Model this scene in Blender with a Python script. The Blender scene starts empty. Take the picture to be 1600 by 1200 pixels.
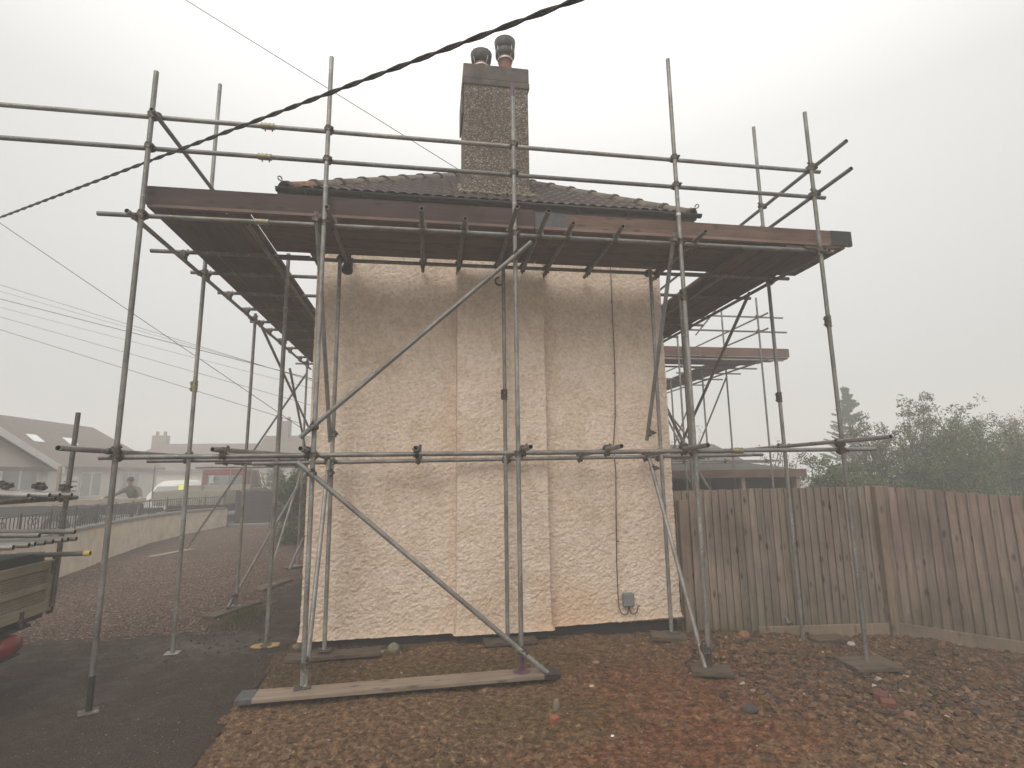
import bpy, math, random
import numpy as np
from mathutils import Vector, Matrix
R = math.radians
random.seed(7); RNG = np.random.default_rng(11)
scn = bpy.context.scene; COL = scn.collection

# ------------------------------------------------------------------ camera
cam_d = bpy.data.cameras.new('camera'); cam = bpy.data.objects.new('camera', cam_d); COL.objects.link(cam)
cam_d.sensor_width = 36.0; cam_d.lens = 833.0/1600*36; cam_d.clip_start = 0.05; cam_d.clip_end = 500
yaw, pitch, roll = 0.156875, 0.163363, -0.014017
def cam_rot(y, p, r):
    cy, sy, cp, sp, cr, sr = math.cos(y), math.sin(y), math.cos(p), math.sin(p), math.cos(r), math.sin(r)
    Rz = Matrix(((cy,-sy,0),(sy,cy,0),(0,0,1))); B = Matrix(((1,0,0),(0,0,-1),(0,1,0)))
    Rx = Matrix(((1,0,0),(0,cp,sp),(0,-sp,cp))); Rr = Matrix(((cr,-sr,0),(sr,cr,0),(0,0,1)))
    return Rr @ Rx @ B @ Rz
CM = cam_rot(yaw, pitch, roll)
bl = Matrix(((1,0,0),(0,-1,0),(0,0,-1))) @ CM          # blender camera looks down -Z, up +Y
cam.matrix_world = Matrix.Translation((0,0,2.0)) @ bl.transposed().to_4x4()
scn.camera = cam
scn.view_settings.view_transform = 'Standard'; scn.view_settings.look = 'None'
scn.view_settings.exposure = 0.0; scn.view_settings.gamma = 1.0
scn.cycles.volume_bounces = 3; scn.cycles.use_denoising = True
scn.cycles.max_bounces = 8

# ------------------------------------------------------------------ world: flat fog sky
SUN_EL, SUN_ROT = R(42), R(205)
w = bpy.data.worlds.new("World"); scn.world = w; w.use_nodes = True
nt = w.node_tree; nt.nodes.clear()
N = nt.nodes.new; L = nt.links.new
out = N('ShaderNodeOutputWorld'); bg = N('ShaderNodeBackground'); bg.inputs['Strength'].default_value = 0.1
sky = N('ShaderNodeTexSky'); sky.sky_type = 'NISHITA'; sky.sun_disc = False
sky.sun_elevation = SUN_EL; sky.sun_rotation = SUN_ROT; sky.dust_density = 6; sky.air_density = 1.5
hsv = N('ShaderNodeHueSaturation'); hsv.inputs['Saturation'].default_value = 0.15; hsv.inputs['Value'].default_value = 0.9
L(sky.outputs[0], hsv.inputs['Color'])
tc = N('ShaderNodeTexCoord'); sep = N('ShaderNodeSeparateXYZ'); L(tc.outputs['Generated'], sep.inputs[0])
ramp = N('ShaderNodeValToRGB'); cr = ramp.color_ramp
L(sep.outputs['Z'], ramp.inputs[0])
cr.elements[0].position = 0.0; cr.elements[0].color = (0.69, 0.675, 0.655, 1)
cr.elements[1].position = 1.0; cr.elements[1].color = (1.83, 1.81, 1.73, 1)
for p_, c_ in ((0.12, (0.71,0.70,0.68,1)), (0.32, (0.79,0.785,0.765,1)), (0.52, (0.875,0.87,0.845,1)), (0.75, (1.34,1.33,1.27,1))):
    e = cr.elements.new(p_); e.color = c_
# brighter towards the sun side of the fog (straight ahead, slightly right), duller to the far left
dotn = N('ShaderNodeVectorMath'); dotn.operation = 'DOT_PRODUCT'; L(tc.outputs['Generated'], dotn.inputs[0])
dotn.inputs[1].default_value = Vector((0.16, 0.84, 0.5)).normalized()
mr = N('ShaderNodeMapRange'); mr.inputs[1].default_value = 0.55; mr.inputs[2].default_value = 1.0
mr.inputs[3].default_value = 0.80; mr.inputs[4].default_value = 1.07; L(dotn.outputs['Value'], mr.inputs[0])
sc_ = N('ShaderNodeVectorMath'); sc_.operation = 'SCALE'; L(ramp.outputs[0], sc_.inputs[0])
mul2 = N('ShaderNodeMath'); mul2.operation = 'MULTIPLY'; mul2.inputs[1].default_value = 11.2; L(mr.outputs[0], mul2.inputs[0]); L(mul2.outputs[0], sc_.inputs['Scale'])
mix = N('ShaderNodeMix'); mix.data_type = 'RGBA'; mix.inputs[0].default_value = 0.92
L(hsv.outputs[0], mix.inputs[6]); L(sc_.outputs[0], mix.inputs[7])
L(mix.outputs[2], bg.inputs['Color']); L(bg.outputs[0], out.inputs['Surface'])

sun_d = bpy.data.lights.new('sun', 'SUN'); sun_d.energy = 1.7; sun_d.angle = R(35); sun_d.color = (1.0, 0.95, 0.87)
sun = bpy.data.objects.new('sun', sun_d); COL.objects.link(sun); sun.location = (-4, -10, 20)
sd = Vector((math.sin(SUN_ROT)*math.cos(SUN_EL), math.cos(SUN_ROT)*math.cos(SUN_EL), math.sin(SUN_EL)))
sun.rotation_euler = sd.to_track_quat('Z', 'Y').to_euler()

# ------------------------------------------------------------------ helpers: objects
WM = {}
def place(o, M, parent=None):
    WM[o.name] = M.copy()
    if parent is not None:
        o.parent = parent; o.matrix_basis = WM[parent.name].inverted() @ M
    else: o.matrix_basis = M
    return o
def tag(o, label=None, cat=None, group=None, kind=None):
    if label: o['label'] = label
    if cat: o['category'] = cat
    if group: o['group'] = group
    if kind: o['kind'] = kind
    return o
def empty(name, loc, label, cat, group=None, rz=0, parent=None):
    o = bpy.data.objects.new(name, None); COL.objects.link(o); o.empty_display_size = 0.2
    place(o, Matrix.Translation(loc) @ Matrix.Rotation(rz, 4, 'Z'), parent); return tag(o, label, cat, group)

class MB:
    def __init__(s): s.v = []; s.f = []; s.c = []; s.mi = []; s.sm = []
    def add(s, vs, fs, col=None, mi=0, smooth=False):
        b = len(s.v); s.v += [tuple(x) for x in vs]; s.f += [tuple(i+b for i in f) for f in fs]
        s.c += [col or (1,1,1)]*len(vs); s.mi += [mi]*len(fs); s.sm += [smooth]*len(fs)
    def box(s, a, b, col=None, mi=0, M=None):
        x0,y0,z0 = a; x1,y1,z1 = b
        vs = [Vector(p) for p in ((x0,y0,z0),(x1,y0,z0),(x1,y1,z0),(x0,y1,z0),(x0,y0,z1),(x1,y0,z1),(x1,y1,z1),(x0,y1,z1))]
        if M is not None: vs = [M @ v for v in vs]
        s.add(vs, [(0,3,2,1),(4,5,6,7),(0,1,5,4),(1,2,6,5),(2,3,7,6),(3,0,4,7)], col, mi)
    def prism(s, pts, z0, z1, col=None, mi=0, M=None):   # pts ccw in xy
        n = len(pts); vs = [Vector((x,y,z0)) for x,y in pts] + [Vector((x,y,z1)) for x,y in pts]
        if M is not None: vs = [M @ v for v in vs]
        s.add(vs, [tuple(range(n-1,-1,-1)), tuple(range(n,2*n))] + [(i,(i+1)%n,(i+1)%n+n,i+n) for i in range(n)], col, mi)
    def tube(s, p0, p1, r, r1=None, n=12, col=None, mi=0, caps=True, hollow=0):
        p0 = Vector(p0); p1 = Vector(p1); r1 = r if r1 is None else r1
        q = (p1-p0).to_track_quat('Z','Y'); vs = []
        for p, rr in ((p0,r),(p1,r1)):
            for i in range(n):
                a = 2*math.pi*i/n; vs.append(p + q @ Vector((rr*math.cos(a), rr*math.sin(a), 0)))
        fs = [(i,(i+1)%n,(i+1)%n+n,i+n) for i in range(n)]
        if hollow:
            k = 2*n; rin = hollow; d = (p1-p0).normalized(); dep = min(0.15,(p1-p0).length*0.45)
            for p, sg in ((p0,1),(p1,-1)):
                for off in (0,dep):
                    for i in range(n):
                        a = 2*math.pi*i/n; vs.append(p + d*sg*off + q @ Vector((rin*math.cos(a), rin*math.sin(a), 0)))
            s.add(vs[:k], fs, col, mi, True)
            s.add(vs[:n]+vs[k:k+n], [((i+1)%n,i,n+i,n+(i+1)%n) for i in range(n)], (1.5,1.45,1.4), mi)
            s.add(vs[n:k]+vs[k+2*n:k+3*n], [(i,(i+1)%n,n+(i+1)%n,n+i) for i in range(n)], (1.5,1.45,1.4), mi)
            s.add(vs[k:k+2*n], [((i+1)%n,i,n+i,n+(i+1)%n) for i in range(n)], (0.12,0.1,0.09), mi, True)  # bore walls darkened: grime inside plus painted shade of the hole
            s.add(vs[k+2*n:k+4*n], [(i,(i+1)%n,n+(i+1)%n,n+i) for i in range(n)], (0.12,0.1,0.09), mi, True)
            s.add(vs[k+n:k+2*n], [tuple(range(n))], (0.05,0.05,0.05), mi); s.add(vs[k+3*n:k+4*n], [tuple(range(n-1,-1,-1))], (0.05,0.05,0.05), mi)  # near-black disc deep in the bore, shade put into its colour
            return
        s.add(vs, fs, col, mi, True)
        if caps: s.add(vs[:n], [tuple(range(n-1,-1,-1))], col, mi); s.add(vs[n:], [tuple(range(n))], col, mi)
    def lathe(s, prof, c, n=20, col=None, mi=0, axis=None):
        c = Vector(c); q = (Vector(axis) if axis else Vector((0,0,1))).to_track_quat('Z','Y'); vs = []; fs = []
        for (r,z) in prof:
            for i in range(n):
                a = 2*math.pi*i/n; vs.append(c + q @ Vector((r*math.cos(a), r*math.sin(a), z)))
        for k in range(len(prof)-1):
            for i in range(n): j = (i+1)%n; fs.append((k*n+i,k*n+j,(k+1)*n+j,(k+1)*n+i))
        s.add(vs, fs, col, mi, True)
    def path(s, pts, r, n=8, col=None, mi=0):
        pts = [Vector(p) for p in pts]; vs = []; fs = []
        rs = r if isinstance(r,(list,tuple)) else [r]*len(pts)
        for k,p in enumerate(pts):
            d = (pts[min(k+1,len(pts)-1)]-pts[max(k-1,0)]).normalized(); q = d.to_track_quat('Z','Y')
            for i in range(n):
                a = 2*math.pi*i/n; vs.append(p + q @ Vector((rs[k]*math.cos(a), rs[k]*math.sin(a), 0)))
        for k in range(len(pts)-1):
            for i in range(n): j=(i+1)%n; fs.append((k*n+i,k*n+j,(k+1)*n+j,(k+1)*n+i))
        fs += [tuple(range(n-1,-1,-1)), tuple(range((len(pts)-1)*n, len(pts)*n))]
        s.add(vs, fs, col, mi, True)
    def build(s, name, mats, parent=None, M=None, bevel=0, origin=None):
        me = bpy.data.meshes.new(name)
        V = np.array(s.v, dtype=np.float64)
        if M is None:
            if origin is not None: o3 = Vector(origin)
            elif parent is None: o3 = Vector(((V[:,0].min()+V[:,0].max())/2, (V[:,1].min()+V[:,1].max())/2, V[:,2].min()))
            else: o3 = Vector(V.mean(axis=0))
            M = Matrix.Translation(o3); V = V - np.array(o3)
        me.from_pydata(V.tolist(), [], s.f)
        if not isinstance(mats,(list,tuple)): mats = [mats]
        for m in mats: me.materials.append(m)
        me.polygons.foreach_set('material_index', s.mi); me.polygons.foreach_set('use_smooth', s.sm)
        ca = me.color_attributes.new('col','FLOAT_COLOR','POINT')
        ca.data.foreach_set('color', np.hstack([np.array(s.c), np.ones((len(s.c),1))]).ravel())
        me.update()
        o = bpy.data.objects.new(name, me); COL.objects.link(o); place(o, M, parent)
        if bevel:
            b = o.modifiers.new('bevel','BEVEL'); b.width = bevel; b.segments = 1; b.limit_method = 'ANGLE'
        return o

def np_mesh(name, V, F, mats, parent=None, col=None, smooth=False, origin=(0,0,0)):
    me = bpy.data.meshes.new(name); V = np.asarray(V, dtype=np.float32) - np.array(origin, dtype=np.float32); F = np.asarray(F, dtype=np.int32)
    k = F.shape[1]; me.vertices.add(len(V)); me.vertices.foreach_set('co', V.ravel())
    me.loops.add(F.size); me.loops.foreach_set('vertex_index', F.ravel())
    me.polygons.add(len(F)); me.polygons.foreach_set('loop_start', np.arange(0, F.size, k, dtype=np.int32))
    me.polygons.foreach_set('loop_total', np.full(len(F), k, dtype=np.int32))
    me.polygons.foreach_set('use_smooth', np.full(len(F), smooth))
    for m in (mats if isinstance(mats,(list,tuple)) else [mats]): me.materials.append(m)
    if col is not None:
        ca = me.color_attributes.new('col','FLOAT_COLOR','POINT')
        ca.data.foreach_set('color', np.hstack([col, np.ones((len(col),1))]).astype(np.float32).ravel())
    me.update(calc_edges=True); me.validate()
    o = bpy.data.objects.new(name, me); COL.objects.link(o); place(o, Matrix.Translation(origin), parent); return o

# ------------------------------------------------------------------ helpers: numpy noise
TAB = RNG.random((256,256))
def vnoise(x, y):
    xi = np.floor(x).astype(int); yi = np.floor(y).astype(int); fx = x-xi; fy = y-yi
    fx = fx*fx*(3-2*fx); fy = fy*fy*(3-2*fy); a = xi&255; b = yi&255; a1=(xi+1)&255; b1=(yi+1)&255
    return (TAB[a,b]*(1-fx)+TAB[a1,b]*fx)*(1-fy)+(TAB[a,b1]*(1-fx)+TAB[a1,b1]*fx)*fy
def fbm(x, y, o=4, g=0.5):
    s = 0; a = 1; t = 0
    for i in range(o): s = s + a*vnoise(x*2**i+17.3*i, y*2**i+5.1*i); t += a; a *= g
    return s/t

# ------------------------------------------------------------------ materials
def new_mat(name):
    m = bpy.data.materials.new(name); m.use_nodes = True; t = m.node_tree
    return m, t, t.nodes['Principled BSDF'], t.nodes.new, t.links.new
def ramp_node(t, stops, interp='LINEAR'):
    r = t.nodes.new('ShaderNodeValToRGB'); c = r.color_ramp; c.interpolation = interp
    while len(c.elements) < len(stops): c.elements.new(0.5)
    for e, (p, col) in zip(c.elements, stops): e.position = p; e.color = (*col, 1)
    return r
def mixc(t, fac, a, b, mode='MIX'):
    m = t.nodes.new('ShaderNodeMix'); m.data_type = 'RGBA'; m.blend_type = mode
    for sock, v in ((m.inputs[0], fac), (m.inputs[6], a), (m.inputs[7], b)):
        if isinstance(v, (int,float)): sock.default_value = v
        elif isinstance(v, tuple): sock.default_value = (*v, 1)
        else: t.links.new(v, sock)
    return m.outputs[2]
def tex_noise(t, scale, detail=4, rough=0.55, vec=None, mapscale=None, coord='Object', dist=0):
    n = t.nodes.new('ShaderNodeTexNoise'); n.inputs['Scale'].default_value = scale; n.inputs['Detail'].default_value = detail
    n.inputs['Roughness'].default_value = rough; n.inputs['Distortion'].default_value = dist
    t.links.new(vec or coords(t, mapscale, coord), n.inputs['Vector']); return n
def coords(t, mapscale=None, coord='Object'):
    if coord == 'World': c = t.nodes.new('ShaderNodeNewGeometry').outputs['Position']
    else: c = t.nodes.new('ShaderNodeTexCoord').outputs[coord]
    if mapscale:
        mp = t.nodes.new('ShaderNodeMapping'); mp.inputs['Scale'].default_value = mapscale; t.links.new(c, mp.inputs[0]); c = mp.outputs[0]
    return c
def bump(t, h, strength, dist, bs, prev=None):
    b = t.nodes.new('ShaderNodeBump'); b.inputs['Strength'].default_value = strength; b.inputs['Distance'].default_value = dist
    t.links.new(h, b.inputs['Height'])
    if prev: t.links.new(prev, b.inputs['Normal'])
    t.links.new(b.outputs[0], bs.inputs['Normal']); return b.outputs[0]
def rand_val(t, lo, hi):
    oi = t.nodes.new('ShaderNodeObjectInfo'); m = t.nodes.new('ShaderNodeMapRange')
    m.inputs[3].default_value = lo; m.inputs[4].default_value = hi; t.links.new(oi.outputs['Random'], m.inputs[0]); return m.outputs[0]

def steel_mat(name, c1, c2, rust=0.35, metal=0.35, rough=0.5):
    m, t, b, N, L = new_mat(name)
    n1 = tex_noise(t, 6, 7, 0.72, mapscale=(1,1,0.45)); r1 = ramp_node(t, [(0.34,tuple(q*.75 for q in c1)),(0.64,tuple(q*1.12 for q in c2))]); L(n1.outputs[0], r1.inputs[0])
    n2 = tex_noise(t, 14, 6, 0.75); r2 = ramp_node(t, [(0.52,(0,0,0)),(0.66,(1,1,1))]); L(n2.outputs[0], r2.inputs[0])
    mm = N('ShaderNodeMath'); mm.operation = 'MULTIPLY'; mm.inputs[1].default_value = rust; L(r2.outputs[0], mm.inputs[0])
    c = mixc(t, mm.outputs[0], r1.outputs[0], (0.14,0.10,0.07))
    n3 = tex_noise(t, 30, 4, 0.65); r3 = ramp_node(t, [(0.60,(0,0,0)),(0.66,(1,1,1))]); L(n3.outputs[0], r3.inputs[0])
    m3 = N('ShaderNodeMath'); m3.operation = 'MULTIPLY'; m3.inputs[1].default_value = 0.5; L(r3.outputs[0], m3.inputs[0])
    c = mixc(t, m3.outputs[0], c, (0.5,0.47,0.42))
    at_ = N('ShaderNodeAttribute'); at_.attribute_name = 'col'; c = mixc(t, 1.0, c, at_.outputs['Color'], 'MULTIPLY')
    h = N('ShaderNodeHueSaturation'); L(c, h.inputs['Color']); L(rand_val(t, 0.72, 1.22), h.inputs['Value']); L(h.outputs[0], b.inputs['Base Color'])
    b.inputs['Metallic'].default_value = metal; b.inputs['Roughness'].default_value = rough
    bump(t, n2.outputs[0], 0.25, 0.004, b); return m
def wood_mat(name, c1, c2, axis=0, rough=0.8, use_attr=False, spec=0.3, knots=0.6, moss=0.0, coord='Object'):
    m, t, b, N, L = new_mat(name); s = [14,14,14]; s[axis] = 0.9
    oi = N('ShaderNodeObjectInfo'); vec = coords(t, tuple(s), coord)
    add = N('ShaderNodeVectorMath'); L(vec, add.inputs[0]); sc = N('ShaderNodeVectorMath'); sc.operation='SCALE'; sc.inputs[0].default_value=(37,91,53)
    L(oi.outputs['Random'], sc.inputs['Scale']); L(sc.outputs[0], add.inputs[1])
    n1 = tex_noise(t, 1.6, 7, 0.7, vec=add.outputs[0], dist=0.8); r1 = ramp_node(t, [(0.28,c1),(0.72,c2)]); L(n1.outputs[0], r1.inputs[0])
    n2 = tex_noise(t, 1.3, 4, 0.6, coord=coord); c = mixc(t, n2.outputs[0], r1.outputs[0], tuple(x*0.55 for x in c1)); 
    mmx = N('ShaderNodeMapRange'); mmx.inputs[1].default_value=0.45; mmx.inputs[2].default_value=0.75; mmx.inputs[4].default_value=0.65; L(n2.outputs[0], mmx.inputs[0])
    c = mixc(t, mmx.outputs[0], r1.outputs[0], tuple(x*0.5 for x in c1))
    s2 = [8.5,8.5,8.5]; s2[axis] = 3.6
    v = N('ShaderNodeTexVoronoi'); L(coords(t, tuple(s2), coord), v.inputs['Vector']); v.inputs['Scale'].default_value = 1.0
    rk = ramp_node(t, [(0.08,(1,1,1)),(0.24,(0,0,0))]); L(v.outputs['Distance'], rk.inputs[0])
    km = N('ShaderNodeMath'); km.operation='MULTIPLY'; km.inputs[1].default_value = knots; L(rk.outputs[0], km.inputs[0])
    c = mixc(t, km.outputs[0], c, (0.02,0.013,0.01))
    if moss:
        z = N('ShaderNodeSeparateXYZ'); L(coords(t, None, 'World'), z.inputs[0]); mz = N('ShaderNodeMapRange')
        mz.inputs[1].default_value=0.7; mz.inputs[2].default_value=-0.1; mz.inputs[4].default_value=moss; L(z.outputs['Z'], mz.inputs[0])
        mn = N('ShaderNodeMath'); mn.operation='MULTIPLY'; L(mz.outputs[0], mn.inputs[0]); L(n2.outputs[0], mn.inputs[1])
        c = mixc(t, mn.outputs[0], c, (0.075,0.075,0.03))
    if use_attr:
        a = N('ShaderNodeAttribute'); a.attribute_name='col'; c = mixc(t, 1.0, c, a.outputs['Color'], 'MULTIPLY')
    h = N('ShaderNodeHueSaturation'); L(c, h.inputs['Color']); L(rand_val(t,0.8,1.2), h.inputs['Value']); L(h.outputs[0], b.inputs['Base Color'])
    b.inputs['Roughness'].default_value = rough; b.inputs['Specular IOR Level'].default_value = spec
    bump(t, n1.outputs[0], 0.5, 0.004, b); return m
def plain(name, c, rough=0.6, metal=0, var=0.15, scale=6, bmp=0.0, spec=0.4, attr=False, emit=None):
    m, t, b, N, L = new_mat(name)
    n = tex_noise(t, scale, 5, 0.6); r = ramp_node(t, [(0.3,tuple(x*(1-var) for x in c)),(0.7,tuple(min(1,x*(1+var)) for x in c))]); L(n.outputs[0], r.inputs[0])
    cc = r.outputs[0]
    if attr: a = N('ShaderNodeAttribute'); a.attribute_name='col'; cc = mixc(t, 1.0, cc, a.outputs['Color'], 'MULTIPLY')
    L(cc, b.inputs['Base Color'])
    b.inputs['Roughness'].default_value = rough; b.inputs['Metallic'].default_value = metal; b.inputs['Specular IOR Level'].default_value = spec
    if bmp: bump(t, n.outputs[0], bmp, 0.01, b)
    return m
def stone_mat(name, rough=0.9):
    m, t, b, N, L = new_mat(name); a = N('ShaderNodeAttribute'); a.attribute_name='col'
    n = tex_noise(t, 60, 4, 0.6); mr_ = N('ShaderNodeMapRange'); mr_.inputs[3].default_value=0.65; mr_.inputs[4].default_value=1.35; L(n.outputs[0], mr_.inputs[0])
    s = N('ShaderNodeVectorMath'); s.operation='SCALE'; L(a.outputs['Color'], s.inputs[0]); L(mr_.outputs[0], s.inputs['Scale']); L(s.outputs[0], b.inputs['Base Color'])
    b.inputs['Roughness'].default_value = rough; b.inputs['Specular IOR Level'].default_value = 0.25; bump(t, n.outputs[0], 0.4, 0.006, b); return m

M_steel = steel_mat('galvanised_steel', (0.15,0.143,0.132), (0.265,0.256,0.242), 0.45)
M_steel_dark = steel_mat('dull_steel', (0.105,0.097,0.088), (0.175,0.165,0.15), 0.5)
M_coup = steel_mat('coupler_steel', (0.045,0.038,0.033), (0.10,0.085,0.07), 0.8, 0.3, 0.6)
M_coup_y = plain('passivated_yellow', (0.28,0.25,0.155), 0.45, 0.4, 0.3, 30)
M_purple = plain('purple_paint', (0.10,0.05,0.075), 0.5, 0, 0.35, 25)
M_black = plain('black_paint', (0.022,0.02,0.018), 0.5, 0, 0.3, 25)
M_board = wood_mat('platform_board_wood', (0.085,0.048,0.038), (0.18,0.112,0.09), 0)
M_board_y = wood_mat('platform_board_wood_lengthwise', (0.072,0.040,0.031), (0.155,0.095,0.077), 1)
M_toe = wood_mat('toe_board_wood', (0.042,0.026,0.024), (0.085,0.053,0.048), 0)
M_toe2 = wood_mat('reddish_toe_board_wood', (0.075,0.046,0.037), (0.19,0.118,0.088), 0)
M_band = plain('grey_board_paint', (0.075,0.075,0.078), 0.6, 0, 0.4, 18)
M_sole = wood_mat('sole_board_wood', (0.21,0.155,0.115), (0.42,0.33,0.25), 0)
M_sole_old = wood_mat('weathered_sole_wood', (0.07,0.050,0.036), (0.16,0.118,0.086), 0, moss=0.12)

# ------------------------------------------------------------------ scaffold kit
TR = 0.0242
def axis_matrix(p0, p1):
    p0 = Vector(p0); p1 = Vector(p1); d = p1-p0
    return Matrix.Translation((p0+p1)/2) @ d.to_track_quat('Z','Y').to_matrix().to_4x4(), d.length
def pipe(name, p0, p1, parent, mat=None, label=None, r=TR):
    M, l = axis_matrix(p0, p1); mb = MB(); mb.tube((0,0,-l/2),(0,0,l/2), r, n=14, hollow=r-0.004)
    o = mb.build(name, mat or M_steel, parent, M=M)
    if label: o['label'] = label
    return o
def coupler_mesh():
    mb = MB()
    for sg, ax in ((-1,'X'),(1,'Y')):
        z = sg*0.0265
        d = Vector((1,0,0)) if ax=='X' else Vector((0,1,0)); e = Vector((0,1,0)) if ax=='X' else Vector((1,0,0))
        c = Vector((0,0,z))
        mb.tube(c-d*0.026, c+d*0.026, 0.0315, n=14)
        mb.tube(c-d*0.028, c-d*0.017, 0.0345, n=14); mb.tube(c+d*0.017, c+d*0.028, 0.0345, n=14)
        # bolt ears, bolt and nut
        k = c + e*0.038
        mb.box((-0.014,-0.014,-0.026),(0.014,0.014,0.026), M=Matrix.Translation(k))
        mb.tube(k+Vector((0,0,-0.045*sg)), k+Vector((0,0,0.05*sg)), 0.0065, n=6)
        mb.tube(k+Vector((0,0,0.026*sg)), k+Vector((0,0,0.040*sg)), 0.0125, n=6)
        h = c - e*0.036
        mb.tube(h-d*0.018, h+d*0.018, 0.008, n=8)
        mb.tube(k+Vector((0,0,0.026*sg)), k+Vector((0,0,0.026*sg))+e*0.022+Vector((0,0,0.01*sg)), 0.009, 0.004, n=6)
    mb.box((-0.02,-0.02,-0.012),(0.02,0.02,0.012))
    return mb
_cm = coupler_mesh().build('coupler', M_coup, None, M=Matrix.Identity(4)); CME = _cm.data; bpy.data.objects.remove(_cm)
def coupler(p, da, db, parent):
    """p midway between the two pipe axes; n = da x db points from pipe A to pipe B"""
    da = Vector(da).normalized(); db = Vector(db); db = (db - da*db.dot(da)).normalized(); n = da.cross(db)
    M = Matrix(((da.x,db.x,n.x),(da.y,db.y,n.y),(da.z,db.z,n.z))).to_4x4(); M.translation = Vector(p)
    o = bpy.data.objects.new('coupler', CME); COL.objects.link(o); place(o, M, parent); return o
def sleeve(p, d, parent, mat=None):
    p = Vector(p); d = Vector(d).normalized(); mb = MB(); q = d.to_track_quat('Z','Y').to_matrix().to_4x4()
    mb.tube((0,0,-0.062),(0,0,0.062), 0.0305, n=14)
    for z in (-0.06,-0.02,0.02,0.06): mb.tube((0,0,z-0.006),(0,0,z+0.006), 0.0345, n=14)
    mb.box((0.028,-0.012,-0.06),(0.048,0.012,0.06))
    for z in (-0.036,0.036): mb.tube((0.038,-0.035,z),(0.038,0.035,z),0.007,n=6); mb.tube((0.038,0.02,z),(0.038,0.034,z),0.013,n=6)
    return mb.build('sleeve_coupler', mat or M_coup, parent, M=Matrix.Translation(p) @ q)
def base_plate(x, y, z, parent, mat=None, round_=False, jack=0, rz=0, label=None):
    mb = MB(); M = Matrix.Translation((x,y,z)) @ Matrix.Rotation(rz,4,'Z')
    if round_: mb.lathe([(0.001,0.0),(0.085,0.0),(0.09,0.004),(0.075,0.014),(0.03,0.02),(0.001,0.02)], (0,0,0), 18)
    else: mb.box((-0.075,-0.075,0),(0.075,0.075,0.007))
    if jack: mb.tube((0,0,0.005),(0,0,jack),0.0285,n=14)
    else: mb.tube((0,0,0.005),(0,0,0.05),0.019,n=10)
    o = mb.build('base_plate', mat or M_coup, parent, M=M, bevel=0.001)
    if label: o['label'] = label
    return o
def board(name, a, b, parent, mat, bevel=0.003, bands=None, M=None, label=None):
    """a, b opposite corners of the plank"""
    c = (Vector(a)+Vector(b))/2; h = (Vector(b)-Vector(a))/2; h = Vector((abs(h.x),abs(h.y),abs(h.z)))
    mb = MB(); mb.box(tuple(-h), tuple(h)); MM = Matrix.Translation(c)
    if M is not None: MM = M @ MM
    o = mb.build(name, mat, parent, M=MM, bevel=bevel)
    if label: o['label'] = label
    return o
def hoop(a, b, parent, mat, name='end_band'):
    return board(name, a, b, parent, mat, 0.001)

# ------------------------------------------------------------------ ground
def ground_h(x, y):
    """terrain height: nearly flat, falling a little to the right, heaped rubble by the fence"""
    h = -0.145*np.clip((x-1.2)/3.4, 0, 1.15)**1.2
    heap = np.exp(-((x-3.75)/0.62)**2 - ((y-6.0)/0.5)**2)*0.15 + np.exp(-((x-3.3)/0.7)**2 - ((y-6.3)/0.4)**2)*0.06
    heap = heap + np.exp(-((x-3.7)/0.9)**2 - ((y-4.4)/0.5)**2)*0.06
    return h + heap
def gh(x, y): return float(ground_h(np.array(float(x)), np.array(float(y))))

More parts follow.
